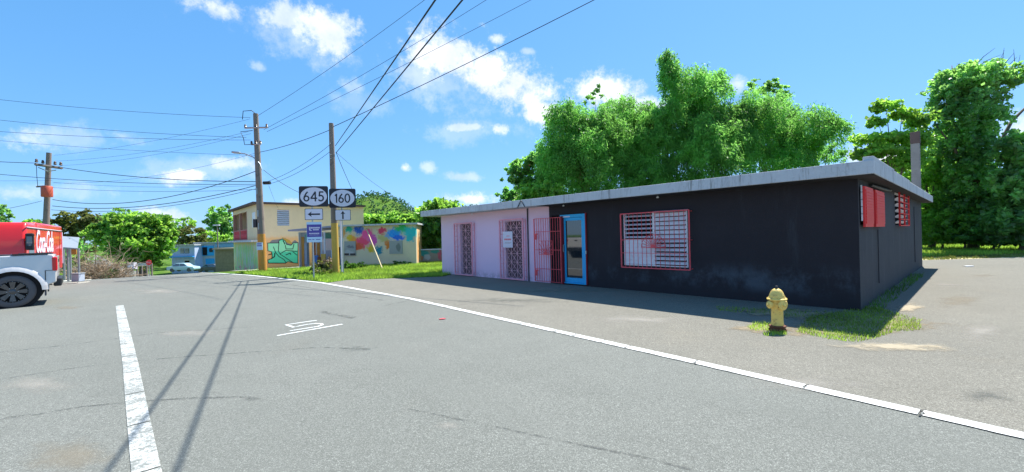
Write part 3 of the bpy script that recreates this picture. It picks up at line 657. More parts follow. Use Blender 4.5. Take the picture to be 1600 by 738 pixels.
# blue door
dx0, dx1 = bd; dz0, dz1 = bdz; door = MB()
for (x0, x1, z0, z1) in ((dx0, dx0 + .09, dz0, dz1), (dx1 - .09, dx1, dz0, dz1), (dx0 + .09, dx1 - .09, dz1 - .10, dz1), (dx0 + .09, dx1 - .09, dz0, dz0 + .04)): door.box(x0, x1, -.10, .05, z0, z1)
dof = door.build('door_frame', M['blue'], bld, bevel=.004)
leaf = MB(); a0, a1, c0, c1 = dx0 + .093, dx1 - .093, dz0 + .045, dz1 - .105
for (x0, x1, z0, z1) in ((a0, a0 + .07, c0, c1), (a1 - .11, a1, c0, c1), (a0 + .07, a1 - .11, c1 - .09, c1), (a0 + .07, a1 - .11, c0, c0 + .14)): leaf.box(x0, x1, -.03, .015, z0, z1)
dl = leaf.build('door', M['blue'], bld, bevel=.004); box(a0 + .07, a1 - .11, -.012, -.004, c0 + .14, c1 - .09).build('glass_pane', M['glass'], dl)
MB().tube([(a1 - .05, .02, 1.05), (a1 - .05, .07, 1.07), (a1 - .05, .07, 1.27), (a1 - .05, .02, 1.29)], .012).build('handle', M['metal'], dl)
box(dx1 - .42, dx1 - .14, .051, .054, dz1 - .085, dz1 - .045).build('sticker', M['signwhite'], dof)
box(dx0 - .045, dx0 - .005, .004, .05, .05, dz1 + .02).build('gate_post', M['darkred'], bld); box(dx0 - .09, dx0 - .05, .09, .13, 1.0, 1.1).build('padlock', M['metal'], bld)
box(gd[0] + .1, gd[1], -.14, -.10, .05, bdz[1]).build('panel', M['dark'], bld)

# ------------------------------------------------------------------ hydrant
def hydrant():
    b = gnd(1215, 517); t = thing('fire_hydrant', 'faded yellow fire hydrant standing by the black wall', 'fire hydrant', b, math.radians(12))
    s = .70 / .70
    MB().lathe([(.0, 0), (.125, 0), (.13, .03), (.105, .045), (.105, .06), (.12, .065), (.12, .085), (.09, .09)], 24).build('base_flange', M['rust'], t, smooth=True)
    body = MB().lathe([(.0, .085), (.085, .085), (.088, .11), (.084, .14), (.083, .36), (.092, .38), (.098, .40), (.098, .47), (.10, .475), (.136, .488), (.142, .51), (.130, .52), (.116, .525)], 28).build('barrel', M['hydrant'], t, smooth=True)
    MB().lathe([(.112, .525), (.113, .545), (.10, .575), (.088, .61), (.07, .64), (.048, .66), (.03, .668), (.0, .67)], 28).build('bonnet', M['hydrant'], t, smooth=True)
    MB().lathe([(.022, .665), (.024, .685), (.018, .69), (.018, .71), (.0, .712)], 6).build('operating_nut', M['darkmetal'], t)
    for k in range(8):
        A = 2 * PI * k / 8 + .2; MB().lathe([(.0, 0), (.012, 0), (.012, .016), (.0, .018)], 6, Matrix.Translation((.116 * math.cos(A), .116 * math.sin(A), .518))).build('bolt', M['hydrant'], t)
    for s_ in (-1, 1):
        R = Matrix.Translation((s_ * .07, 0, .42)) @ Matrix.Rotation(s_ * PI / 2, 4, 'Y')
        MB().lathe([(.0, 0), (.045, 0), (.045, .04), (.058, .045), (.06, .075), (.05, .085), (.018, .09), (.016, .115), (.0, .117)], 16, R).build('hose_outlet', M['hydrant'], t, smooth=True)
    R = Matrix.Translation((-.01, -.07, .42)) @ Matrix.Rotation(PI / 2, 4, 'X')
    MB().lathe([(.0, 0), (.06, 0), (.06, .03), (.076, .035), (.078, .06), (.066, .072), (.022, .076), (.02, .10), (.0, .102)], 20, R).build('pumper_outlet', M['hydrant'], t, smooth=True)
    pts = [(-.09 + .17 * i / 10, -.115, .40 - .05 * math.sin(PI * i / 10)) for i in range(11)]; MB().tube(pts, .005, 5).build('chain', M['rust'], t)
hydrant()

# ------------------------------------------------------------------ vehicles
def wheel(parent, x, y, R, sgn, w=.26, truck=True):
    Mx = Matrix.Translation((x, y, R)) @ Matrix.Rotation(-sgn * PI / 2, 4, 'X')
    ty = MB().lathe([(R * .66, -w), (R * .9, -w), (R * .97, -w + .03), (R, -w + .06), (R, -.06), (R * .97, -.025), (R * .9, -.004), (R * .72, 0), (R * .66, -.01)], 36, Mx, False)
    wo = thing  # noqa
    t = ty.build('wheel', M['rubber'], parent, smooth=True)
    MB().lathe([(R * .66, -.03), (R * .655, -.005), (R * .62, .0), (R * .6, -.03), (R * .58, -.10), (.0, -.11)], 32, Mx, False).build('rim', M['rim'], t, smooth=True)
    sp = MB()
    for k in range(8):
        A = 2 * PI * k / 8; Rm = Mx @ Matrix.Rotation(A, 4, 'Z')
        sp.add([Rm @ Vector(v) for v in [(.05, -.025, -.02), (R * .6, -.06, -.012), (R * .6, .06, -.012), (.05, .025, -.02), (.05, -.02, -.09), (R * .6, -.05, -.07), (R * .6, .05, -.07), (.05, .02, -.09)]],
               [(0, 1, 2, 3), (4, 7, 6, 5), (0, 4, 5, 1), (1, 5, 6, 2), (2, 6, 7, 3), (3, 7, 4, 0)])
    sp.lathe([(.0, -.03), (.07, -.03), (.065, -.005), (.045, .01), (.0, .012)], 12, Mx); sp.build('spokes', M['spoke'], t)
    bo = MB()
    for k in range(16):
        A = 2 * PI * k / 16; bo.lathe([(.0, -.004), (.008, -.004), (.007, .006), (.0, .008)], 6, Mx @ Matrix.Translation((R * .63 * math.cos(A), R * .63 * math.sin(A), 0)))
    for k in range(6):
        A = 2 * PI * k / 6; bo.lathe([(.0, -.01), (.012, -.01), (.01, .004), (.0, .006)], 6, Mx @ Matrix.Translation((.1 * math.cos(A), .1 * math.sin(A), -.015)))
    bo.build('rim_bolts', M['metal'], t)
    return t
def pickup():
    D = 11.25; p = at(20, 478, D); d = Vector((.70, .714)); f = -d; left = Vector((.714, -.70))
    base = Vector((p.x, p.y)) - left * .93
    t = thing('pickup_truck', 'silver pickup truck cut off by the left edge with a black spoked wheel', 'pickup truck', (base.x, base.y, 0), math.atan2(f.y, f.x))
    R = .43; hw = .90
    # lower body profile with wheel arches (x forward, z up)
    def arch(cx, r, n=12): return [(cx - r * math.cos(PI * i / n) * 1.0, R + r * math.sin(PI * i / n) * 1.02) for i in range(n + 1)]
    def body_profile(top): return None
    prof = [(-.80, .62), (-.56, .52)] + [q for q in arch(0, .54) if q[1] > .52] + [(.56, .46), (2.65, .46)] + [q for q in arch(3.23, .54) if q[1] > .5] + [(3.82, .55), (4.05, .62), (4.1, .95), (3.95, 1.13), (2.75, 1.2), (2.5, 1.26), (.55, 1.30), (.45, 1.38), (-.66, 1.40), (-.76, 1.38), (-.81, 1.05)]
    def f3(a, b, s): 
        inset = .03 if b > 1.0 else 0.0
        return Vector((a, (hw - inset) * (1 - 2 * s), b))
    b = MB().prism(prof, f3); body = b.build('body', M['silver'], t, bevel=.03, smooth=True, seg=3)
    # bed cavity rails
    box(-.70, .42, -.78, .78, 1.385, 1.412).build('bed_liner', M['plastic'], t)
    box(-.66, -.0, .79, .895, 1.40, 1.43).build('bed_rail', M['plastic'], t, bevel=.01); box(-.66, -.0, -.895, -.79, 1.40, 1.43).build('bed_rail', M['plastic'], t, bevel=.01)
    # flares: arch ring standing proud
    for cx in (0, 3.23):
        for s in (1, -1):
            fl = MB(); n = 16
            for i in range(n):
                A0 = PI * (i / n) * 1.0; A1 = PI * ((i + 1) / n)
                P = lambda A, r, y: Vector((cx - r * math.cos(A), s * y, R + r * 1.02 * math.sin(A)))
                fl.add([P(A0, .53, hw - .02), P(A1, .53, hw - .02), P(A1, .53, hw + .045), P(A0, .53, hw + .045), P(A0, .61, hw + .03), P(A1, .61, hw + .03), P(A0, .66, hw - .01), P(A1, .66, hw - .01)], [(0, 1, 2, 3), (3, 2, 5, 4), (4, 5, 7, 6)])
            fl.build('wheel_arch', M['silver'], t, smooth=True)
            wheel(t, cx, s * (hw + .02), R, s)
            il = MB()  # dark liner
            il.tube([(cx, s * (hw - .05), R + .01), (cx, s * (hw - .42), R + .01)], .535, 24); il.build('wheel_well', M['dark'], t)
            box(cx - .60, cx - .57, s * (hw - .26) if s > 0 else -hw + .02, s * (hw - .02) if s > 0 else -hw + .26, .26, .62).build('mud_flap', M['rubber'], t)
    # cab
    cabp = [(.52, 1.27), (.60, 1.33), (.82, 1.80), (1.9, 1.85), (2.05, 1.82), (2.78, 1.22)]
    MB().prism(cabp, lambda a, b, s: Vector((a, (hw - .05 - max(0, b - 1.25) * .28) * (1 - 2 * s), b))).build('cab', M['silver'], t, bevel=.04, smooth=True, seg=3)
    for s in (1, -1):
        for (x0, x1, x2, x3) in ((.74, .86, 1.38, 1.38), (1.46, 1.46, 2.02, 2.5)):
            y = lambda z: s * (hw - .045 - max(0, z - 1.25) * .28)
            MB().add([(x0, y(1.32), 1.32), (x1, y(1.74), 1.74), (x2, y(1.74), 1.74), (x3, y(1.32), 1.32)], [(0, 1, 2, 3)]).build('side_window', M['truckglass'], t)
        box(1.40, 1.44, s * (hw - .012) - .01, s * (hw - .012) + .01, .55, 1.28).build('door_seam', M['dark'], t)
        box(2.2, 2.34, *sorted((s * (hw - .02), s * (hw + .16))), 1.25, 1.44).build('wing_mirror', M['plastic'], t, bevel=.03)
        box(-.825, -.72, *sorted((s * (hw - .12), s * (hw + .008))), .93, 1.32).build('tail_lamp', M['tail'], t, bevel=.03)
        box(-.60, -.585, *sorted((s * (hw - .02), s * (hw + .004))), .54, .95).build('panel_seam', M['dark'], t); box(-.74, -.585, *sorted((s * (hw - .02), s * (hw + .004))), .945, .955).build('panel_seam', M['dark'], t); box(.46, .475, *sorted((s * (hw - .05), s * (hw + .003))), .98, 1.30).build('panel_seam', M['dark'], t)
        box(3.9, 4.1, *sorted((s * (hw - .3), s * (hw - .0))), .88, 1.05).build('headlight', M['signwhite'], t, bevel=.02)
    box(-.90, -.74, -.84, .84, .50, .72).build('rear_bumper', M['plastic'], t, bevel=.03)
    box(-.825, -.795, -.70, .70, .76, 1.34).build('tailgate', M['silver'], t, bevel=.01)
    box(-.835, -.824, -.12, .12, 1.16, 1.24).build('tailgate_handle', M['plastic'], t)
    box(4.0, 4.2, -.86, .86, .45, .70).build('front_bumper', M['silver'], t, bevel=.04)
pickup()
def textmesh(body, size, mat, name, parent, Mx, ext=.004, shear=0, off=0, space=1):
    cu = bpy.data.curves.new(name, 'FONT'); cu.body = body; cu.size = size; cu.extrude = ext; cu.align_x = 'CENTER'; cu.align_y = 'CENTER'; cu.shear = shear; cu.offset = off; cu.space_character = space; cu.resolution_u = 4
    o = bpy.data.objects.new(name, cu); C.objects.link(o); dg = bpy.context.evaluated_depsgraph_get(); me = bpy.data.meshes.new_from_object(o.evaluated_get(dg)); bpy.data.objects.remove(o); me.materials.clear(); me.materials.append(mat)
    me.transform(Mx); ob = bpy.data.objects.new(name, me); C.objects.link(ob); ob.parent = parent; return ob
def red_truck():
    D = 15.5; P = at(40, 345, D); f = Vector((.62, -.785)); left = Vector((.785, .62)); zt_ = P.z
    hw = 1.1; base = Vector((P.x, P.y)) - left * hw
    t = thing('delivery_truck', 'red soft drink delivery truck with white script lettering behind the silver pickup', 'truck', (base.x, base.y, zt(base.x, base.y)), math.atan2(f.y, f.x))
    H = zt_ - zt(base.x, base.y)
    # local x forward (0 = front plane), y left(+) is the lettered side
    prof = [(-1.5, .55), (0.02, .55), (.08, .95), (.05, 1.55), (-.10, H - .30), (-.25, H - .05), (-1.5, H - .02)]
    MB().prism(prof, lambda a, b, s: Vector((a, hw * (1 - 2 * s), b))).build('cab', M['truckred'], t, bevel=.10, smooth=True, seg=4)
    MB().prism([(-6.2, .55), (-1.52, .55), (-1.52, H), (-6.2, H)], lambda a, b, s: Vector((a, hw * (1 - 2 * s), b))).build('cargo_body', M['truckred'], t, bevel=.07, smooth=True, seg=3)
    MB().add([(.07, -.72, 1.28), (.07, .72, 1.28), (-.085, .66, 1.98), (-.085, -.66, 1.98)], [(0, 1, 2, 3)]).build('windscreen', M['truckglass'], t)
    MB().tube([(.075, -.76, 1.25), (.075, .76, 1.25), (-.09, .69, 2.01), (-.09, -.69, 2.01), (.075, -.76, 1.25)], .022, 6).build('windscreen_trim', M['signwhite'], t)
    box(-1.1, -.35, hw - .01, hw + .006, 1.35, 2.0).build('side_window', M['truckglass'], t)
    box(-6.1, -.1, hw - .02, hw + .02, H - .24, H - .215).build('rain_gutter', M['signwhite'], t, label='pale gutter strip below the roof'); box(-6.1, -.2, hw - .02, hw + .01, H - .29, H - .27).build('trim_strip', M['dark'], t)
    box(-6.22, -6.14, hw - .06, hw + .02, .8, H - .3).build('corner_strip', M['signwhite'], t)
    for x in (-1.5, -1.95, -3.9, -5.6): box(x - .012, x + .012, hw - .01, hw + .006, .6, H - .3).build('panel_seam', M['dark'], t)
    mi = box(-.05, .05, hw - .02, hw + .2, 1.5, 2.12).build('wing_mirror', M['plastic'], t, bevel=.04); MB().tube([(-.1, hw, 2.05), (.05, hw + .22, 2.05)], .015, 6).build('arm', M['plastic'], mi); box(.051, .055, hw + .02, hw + .16, 1.65, 2.0).build('mirror_glass', M['truckglass'], mi)
    for s in (1, -1): box(.0, .10, *sorted((s * .95, s * .65)), .78, .98).build('headlight', M['signwhite'], t, bevel=.03)
    box(-.05, .2, -1.05, 1.05, .42, .62).build('front_bumper', M['plastic'], t, bevel=.04)
    for x in (-1.0, -5.0):
        for s in (1, -1): wheel(t, x, s * (hw + .01), .42, s)
    # lettering (script, heavy) on the left side; reads left to right from outside: outside viewer sees +x to the left
    Mx = Matrix.Translation((-2.75, hw + .012, 1.78)) @ Matrix(((-1, 0, 0, 0), (0, 0, 1, 0), (0, 1, 0, 0), (0, 0, 0, 1)))
    Sc = Matrix.Diagonal((1.0, 1.6, 1, 1))
    textmesh('Coca-Cola', .78, M['signwhite'], 'lettering', t, Mx @ Sc, .004, .35, .012, .86)
    sw = MB(); pts = [(-1.75, 1.05), (-2.2, 1.0), (-2.9, 1.12), (-3.5, 1.08), (-4.1, 1.16)]
    for i in range(4): w0 = .03 + .03 * math.sin(PI * i / 4); w1 = .03 + .03 * math.sin(PI * (i + 1) / 4); a, b = pts[i], pts[i + 1]; sw.add([(a[0], hw + .014, a[1] - w0), (a[0], hw + .014, a[1] + w0), (b[0], hw + .014, b[1] + w1), (b[0], hw + .014, b[1] - w1)], [(0, 1, 2, 3)])
    sw.build('lettering', M['signwhite'], t, label='sweeping tail stroke under the script')
red_truck()

# ------------------------------------------------------------------ poles
def vline(px0, py0, px1, py1, D):        # top & base pixel -> 3D points at same distance
    return at(px0, py0, D), at(px1, py1, D)
def pole_a():
    b = gnd(411, 425); D = b.y; T = at(399.5, 178, D); t = thing('utility_pole', 'tall utility pole with street light arm beside the yellow building', 'utility pole', b)
    d = T - b; L = lambda f: d * f
    split = .24
    MB().tube([L(0), L(split)], [.205, .19], 14).build('pole_base', M['orange'], t, smooth=True, label='orange painted lower length with a torn poster')
    MB().tube([L(split), L(.6), L(1)], [.185, .155, .125], 14).build('shaft', M['wood'], t, smooth=True)
    q = L(.165); box(q.x - .16, q.x + .16, q.y - .215, q.y - .19, q.z - .22, q.z + .18).build('poster', M['lightblue'], t); box(q.x - .13, q.x + .12, q.y - .219, q.y - .2155, q.z - .02, q.z + .03).build('poster_print', M['purple'], t)
    box(q.x - .12, q.x + .1, q.y - .2195, q.y - .2156, q.z + .08, q.z + .13).build('poster_print', M['purple'], t)
    for f, w in ((.905, .72), (.80, .3)):
        q = L(f); MB().tube([(q.x - w * .75, q.y - .15, q.z + .02), (q.x + w, q.y - .15, q.z + .02)], .045, 6).build('crossarm', M['metal'], t)
        for s in (-.7, 0.1, .9): MB().lathe([(.03, 0), (.07, .03), (.04, .07), (.06, .1), (.03, .16)], 8, Matrix.Translation((q.x + s * w, q.y - .15, q.z + .05))).build('insulator', M['insul'], t)
    q = L(1); MB().tube([(q.x, q.y, q.z), (q.x - .1, q.y - .2, q.z + .12), (q.x - .55, q.y - .2, q.z + .1), (q.x - .6, q.y - .2, q.z - .35)], .02, 6).build('jumper_wire', M['wire'], t)
    q = L(.83); MB().tube([(q.x - .1, q.y - .2, q.z + .5), (q.x - .75, q.y - .2, q.z + .45), (q.x - .6, q.y - .2, q.z + .1), (q.x - .55, q.y - .2, q.z - .25), (q.x - .1, q.y - .2, q.z - .25)], .018, 6).build('jumper_wire', M['wire'], t)
    pts = [at(409, 266, D - .1) - b, at(406, 256, D - .1) - b, at(396, 246, D - .1) - b, at(383, 240.5, D - .1) - b, at(372, 239, D - .1) - b]
    MB().tube(pts, .03, 8).build('lamp_arm', M['metal'], t, smooth=True); e = pts[-1]
    MB().box(-.32, .12, -.1, .1, -.05, .06, Matrix.Translation(e) @ Matrix.Rotation(.12, 4, 'Y')).build('lamp_head', M['metal'], t, bevel=.04)
    q = at(417, 286, D - .2) - b; MB().tube([q - Vector((.18, 0, 0)), q + Vector((.18, 0, .0))], .09, 10).build('splice_case', M['plastic'], t)
    q = L(.31); box(q.x - .3, q.x - .14, q.y - .2, q.y, q.z - .25, q.z + .2).build('meter_box', M['darkmetal'], t)
    for f in (.28, .36, .5): q = L(f); MB().tube([(q.x - .02, q.y - .18, q.z - .1), (q.x - .02, q.y - .18, q.z + .25)], .03, 6).build('cable_guard', M['metal'], t)
    return t, b, T
PA, PAb, PAt = pole_a(); DA = PAb.y
def pole_b():
    b = gnd(525, 427.5); D = b.y; T = at(517.5, 193, D); t = thing('utility_pole', 'bare grey utility pole with ochre painted base behind the 160 sign', 'utility pole', b); d = T - b; L = lambda f: d * f
    MB().tube([L(0), L(.335)], [.165, .155], 12).build('pole_base', M['ochre'], t, smooth=True); MB().tube([L(.335), L(1)], [.15, .11], 12).build('shaft', M['wood'], t, smooth=True)
    for f in (.86, .785, .76): q = L(f); MB().tube([q + Vector((0, -.12, 0)), q + Vector((.02, -.26, 0))], .02, 6).build('eye_bolt', M['metal'], t)
    MB().tube([at(532, 345, D - .2) - b + Vector((0, 0, 0)), at(534, 425, D - .2) - b], .035, 6).build('cable_guard', M['signwhite'], t)
    return D
DB = pole_b()
def pole_c():
    D = 30.0; b = at(68, 430, D); b.z = zt(b.x, b.y); T = at(76.5, 239, D); t = thing('utility_pole', 'distant utility pole with wooden crossarm and orange transformer behind the trucks', 'utility pole', b); d = T - b; L = lambda f: d * f
    MB().tube([L(0), L(1)], [.21, .14], 12).build('shaft', M['wood'], t, smooth=True)
    ca = MB().tube([at(55, 257, D - .25) - b, at(97, 263, D - .25) - b], .09, 4).build('crossarm', M['wood'], t)
    for px, py in ((57, 254), (67, 256), (86, 258), (95, 259)): MB().lathe([(.04, 0), (.1, .05), (.06, .12), (.08, .18), (.03, .26)], 8, Matrix.Translation(at(px, py, D - .25) - b)).build('insulator', M['insul'], ca)
    MB().tube([at(57, 292, D - .25) - b, at(72, 291, D - .25) - b], .06, 4).build('crossarm', M['wood'], t)
    for s in ((60, 262), (88, 266)): MB().tube([at(*s, D - .25) - b, at(75, 268, D - .25) - b], .03, 4).build('brace', M['metal'], t)
    q = at(73.5, 308, D - .5) - b; h = (at(73.5, 291, D - .5) - b).z - q.z
    MB().lathe([(.0, 0), (.28, 0), (.3, .05), (.3, h - .05), (.27, h), (.0, h + .02)], 16, Matrix.Translation(q)).build('transformer', M['canister'], t, smooth=True)
    MB().tube([at(57, 258, D - .3) - b, at(57.5, 275, D - .3) - b, at(59, 292, D - .3) - b], .02, 4).build('jumper_wire', M['wire'], t)
    return D
DC = pole_c()
def wire(p, q, sag, r, label, n=22):
    P = [p.lerp(q, i / n) - Vector((0, 0, sag * 4 * (i / n) * (1 - i / n))) for i in range(n + 1)]
    o = MB().tube(P, r, 5).build('utility_wire', M['wire'], smooth='all'); tag(o, label, 'wire', 'overhead utility wires')
LFT = 24
def W(a, Da, b_, Db, sag, r, lab, ext=1.0): A_ = at(*a, Da); wire(A_, A_ + (at(*b_, Db) - A_) * ext, sag, r, lab)
W((391, 184), DA, (-160, 136), 22, .25, .0095, 'uppermost dark wire running left from the top of the pole with the street light')
W((385, 215), DA, (-160, 168), 22, .25, .0095, 'dark wire running left just below the uppermost one')
W((392, 219), DA, (-160, 193), 22, .22, .0095, 'third dark wire running left from the street light pole')
W((398, 243), DA, (-160, 204), 22, .2, .007, 'thin faint wire running left above the lamp arm')
W((56, 255), DC, (-160, 240), 26, .1, .02, 'wire leaving the left end of the far crossarm')
W((97, 262), DC, (402, 284), DA, .25, .02, 'wire from the right end of the far crossarm to the street light pole')
W((404, 288), DA, (-160, 255), 22, .35, .013, 'thick wire passing low in front of the far pole crossarm')
W((82, 282), DC, (-160, 278), 26, .1, .007, 'thin wire left of the far pole just above its transformer')
W((82, 285), DC, (402, 290), DA, .2, .007, 'thin wire right of the far pole just above its transformer')
W((80, 293), DC, (404, 296), DA, .2, .0095, 'thin wire at the height of the orange transformer')
W((80, 328), DC, (405, 294), DA, .55, .013, 'thickest low wire rising from the far pole to the street light pole')
W((82, 322), DC, (404, 289), DA, .6, .02, 'low sagging wire second from the bottom between the two left poles')
W((82, 312), DC, (404, 266), DA, .9, .02, 'deeply sagging wire from below the transformer up to the lamp arm bracket')
W((66, 314), DC, (-160, 342), 26, .3, .013, 'low wire falling to the left from the far pole')
W((84, 243), DC, (391, 186), DA, .25, .007, 'thin wire from the far pole top up to the street light pole top')
W((86, 252), DC, (388, 206), DA, .3, .007, 'thin wire between the two left poles second from the top')
W((96, 259), DC, (392, 209), DA, .3, .007, 'thin wire from the far crossarm up to the street light pole')
W((84, 286), DC, (404, 238), DA, .5, .007, 'faint wire crossing from the far pole up towards the lamp')
W((403, 181), DA, (690, -20), 18, .15, .009, 'thin wire rising right from the top of the street light pole')
W((412, 203), DA, (790, -19), 18, .15, .009, 'thin wire rising right from the left crossarm end to the top of the picture')
W((417, 206), DA, (866, -19), 18, .1, .009, 'thin wire rising right from the crossarm to the top of the picture')
W((406, 238), DA, (516, 203), DB, .1, .014, 'wire joining the street light pole to the top of the bare pole')
W((519, 199), DB, (1010, -42), 15, .1, .015, 'dark wire rising right from the top of the bare pole')
W((524, 228), DB, (706, -40), 6, .02, .015, 'left thick cable rising steeply from the bare pole', 1.5)
W((525, 239), DB, (762, -50), 6.5, .02, .016, 'right thick cable rising steeply from the bare pole', 1.5)
W((516, 226), DB, (417, 284), DA, .2, .0095, 'upper cable sagging left from the bare pole')
W((516, 237), DB, (419, 288), DA, .2, .0095, 'lower cable sagging left from the bare pole')
W((412, 266), DA, (470, 302), 24, .1, .013, 'thin stay wire slanting down behind the 645 sign')
W((420, 290), DA, (436, 328), 33, .1, .007, 'service drop wire from the street light pole to the yellow building roof')
W((525, 238), DB, (552, 300), 26, .05, .013, 'thin service wire dropping from the bare pole behind the 160 sign')
W((525, 238), DB, (650, 324), 30, .3, .008, 'faint long wire slanting down right from the bare pole')

# ------------------------------------------------------------------ road signs
def sign_assembly(pxp, base_py, D, yaw, boards, label):
    b = gnd(pxp, base_py); D = b.y
    t = thing('route_sign_post', label, 'road sign', b, yaw, 'route signs on steel posts'); FI = frame(t).inverted()
    def loc(px, py, off=0.0):
        n = (frame(t).to_3x3() @ Vector((0, -1, 0))); o = b + n * off; r = ray(px, py); tt = (o - CAM).dot(n) / r.dot(n); return FI @ (CAM + r * tt)
    top = loc(pxp - 3, boards[0][2]).z + .1; base = Vector((0, 0, 0)); tp = loc(pxp - 2, boards[0][1]); 
    box(-.026, .026, -.02, .02, -.1, tp.z).build('post', M['metal'], t)
    for bd_ in boards:
        kind, y0, y1, x0, x1 = bd_
        A = loc(x0, y1, .05); B = loc(x1, y0, .05); xa, xb, za, zb = A.x, B.x, A.z, B.z; cx = (xa + xb) / 2; cz = (za + zb) / 2; w = xb - xa; h = zb - za
        def rr(x0, x1, z0, z1, r=.06, n=5):
            out = []
            for (cx_, cz_, a0) in ((x1 - r, z1 - r, 0), (x0 + r, z1 - r, 90), (x0 + r, z0 + r, 180), (x1 - r, z0 + r, 270)):
                out += [(cx_ + r * math.cos(math.radians(a0 + 90 * i / n)), cz_ + r * math.sin(math.radians(a0 + 90 * i / n))) for i in range(n + 1)]
            return out
        RX = Matrix.Rotation(PI / 2, 4, 'X')
        if kind in ('645', '160'):
            o = MB().prism(rr(xa, xb, za, zb, .07), lambda a, b, s: Vector((a, -.045 - .012 * s, b))).build('sign_board', M['signblack'], t)
            MB().prism([(cx + w * .455 * math.cos(2 * PI * i / 40), cz + h * .44 * math.sin(2 * PI * i / 40)) for i in range(40)], lambda a, b, s: Vector((a, -.058 - .002 * s, b))).build('oval_field', M['signwhite'], o)
            stroke(kind, cx, cz, h * .45, -.062, o)
        elif kind in ('left', 'up'):
            o = MB().prism(rr(xa, xb, za, zb, .03), lambda a, b, s: Vector((a, -.045 - .012 * s, b))).build('arrow_board', M['signblack'], t)
            MB().prism(rr(xa + .02, xb - .02, za + .02, zb - .02, .03), lambda a, b, s: Vector((a, -.058 - .002 * s, b))).build('field', M['signwhite'], o)
            L = [(-.34, 0), (-.12, .16), (-.16, .045), (.34, .045), (.34, -.045), (-.16, -.045), (-.12, -.16)]
            if kind == 'up': L = [(0, .3), (.17, .06), (.05, .11), (.05, -.3), (-.05, -.3), (-.05, .11), (-.17, .06)]
            k = w if kind == 'left' else h * 1.25
            MB().prism([(cx + a * k, cz + b * k) for a, b in L], lambda a, b, s: Vector((a, -.061 - .002 * s, b))).build('arrow', M['signblack'], o)
        else:
            o = box(xa, xb, -.057, -.045, za, zb).build('notice_board', M['lightblue'], t); box(xa + .01, xb - .01, -.060, -.058, za + h * .26, zb - h * .12).build('field', M['purple'], o)
            for (u0, u1, v0, v1) in ((.28, .88, .68, .75), (.42, .80, .59, .65), (.16, .26, .60, .76), (.2, .34, .57, .61), (.16, .84, .41, .46), (.18, .82, .35, .365)):
                u = u0
                while u < u1 - .02: wd = random.uniform(.04, .09); box(xa + w * u, xa + w * min(u1, u + wd), -.063, -.061, za + h * v0, za + h * v1).build('lettering', M['signwhite'], o); u += wd + .015
            for (u0, u1) in ((.08, .3), (.36, .5), (.6, .9)): box(xa + w * u0, xa + w * u1, -.063, -.0575, za + h * .12, za + h * .15).build('lettering', M['purple'], o)
    for z in (tp.z - .2, tp.z - .75): box(-.05, .05, -.045, .03, z - .02, z + .02).build('clamp', M['darkmetal'], t)
def stroke(txt, cx, cz, H, y, parent):
    """route numerals as round-ended strokes"""
    def arc(x, z, rx, rz, a0, a1, n=14): return [(x + rx * math.cos(math.radians(a0 + (a1 - a0) * i / n)), z + rz * math.sin(math.radians(a0 + (a1 - a0) * i / n))) for i in range(n + 1)]
    G = {'6': ([[(.40, 1.0), (.22, .78), (.08, .5), (.03, .3)] + arc(.27, .28, .24, .26, 175, 540)], .54), '4': ([[(.46, 0), (.46, .98), (.02, .3), (.6, .3)]], .62),
         '5': ([[(.46, .97), (.12, .97), (.08, .56)] + arc(.22, .31, .26, .29, 125, -140)], .5), '1': ([[(.02, .8), (.16, .97), (.16, 0)]], .22), '0': ([arc(.26, .5, .25, .48, 0, 360, 24)], .52)}
    gap = .17; tot = sum(G[c][1] for c in txt) + gap * (len(txt) - 1); x = -tot / 2; w = .064
    for ch in txt:
        b = MB()
        for pl in G[ch][0]:
            pts = [Vector((cx + (x + p[0]) * H, cz + (p[1] - .5) * H)) for p in pl]; n = len(pts); Ls = []; Rs = []
            for i, p in enumerate(pts):
                d = (pts[min(i + 1, n - 1)] - pts[max(i - 1, 0)]).normalized(); q = Vector((-d.y, d.x)) * w * H * 1.15; Ls.append(p + q); Rs.append(p - q)
            if ch in '45' or ch == '1':      # sharp corners: separate segments
                for a, c in zip(pts[:-1], pts[1:]):
                    d = (c - a).normalized(); q = Vector((-d.y, d.x)) * w * H * 1.15; e = d * w * H * .6; b.add([(*(a - e + q), 0), (*(a - e - q), 0), (*(c + e - q), 0), (*(c + e + q), 0)], [(0, 1, 2, 3)])
            else:
                for i in range(n - 1): b.add([(*Ls[i], 0), (*Rs[i], 0), (*Rs[i + 1], 0), (*Ls[i + 1], 0)], [(0, 1, 2, 3)])
        b.v = [(v[0], y - .0004 * (k // 4 % 5), v[1]) for k, v in enumerate(b.v)]
        b.build('numeral', M['signblack'], parent); x += G[ch][1] + gap
sign_assembly(490.5, 436, 0, math.radians(10), [('645', 291, 323.5, 467.5, 512.5), ('left', 326, 344, 476.5, 504.5), ('board', 347, 379, 479.7, 502.5)], 'route 645 sign with left arrow and purple notice on one post')
sign_assembly(536.5, 428.5, 0, math.radians(10), [('160', 295, 325, 514.5, 555.5), ('up', 327.7, 344.8, 523.8, 547.8)], 'route 160 sign with up arrow on a steel post')

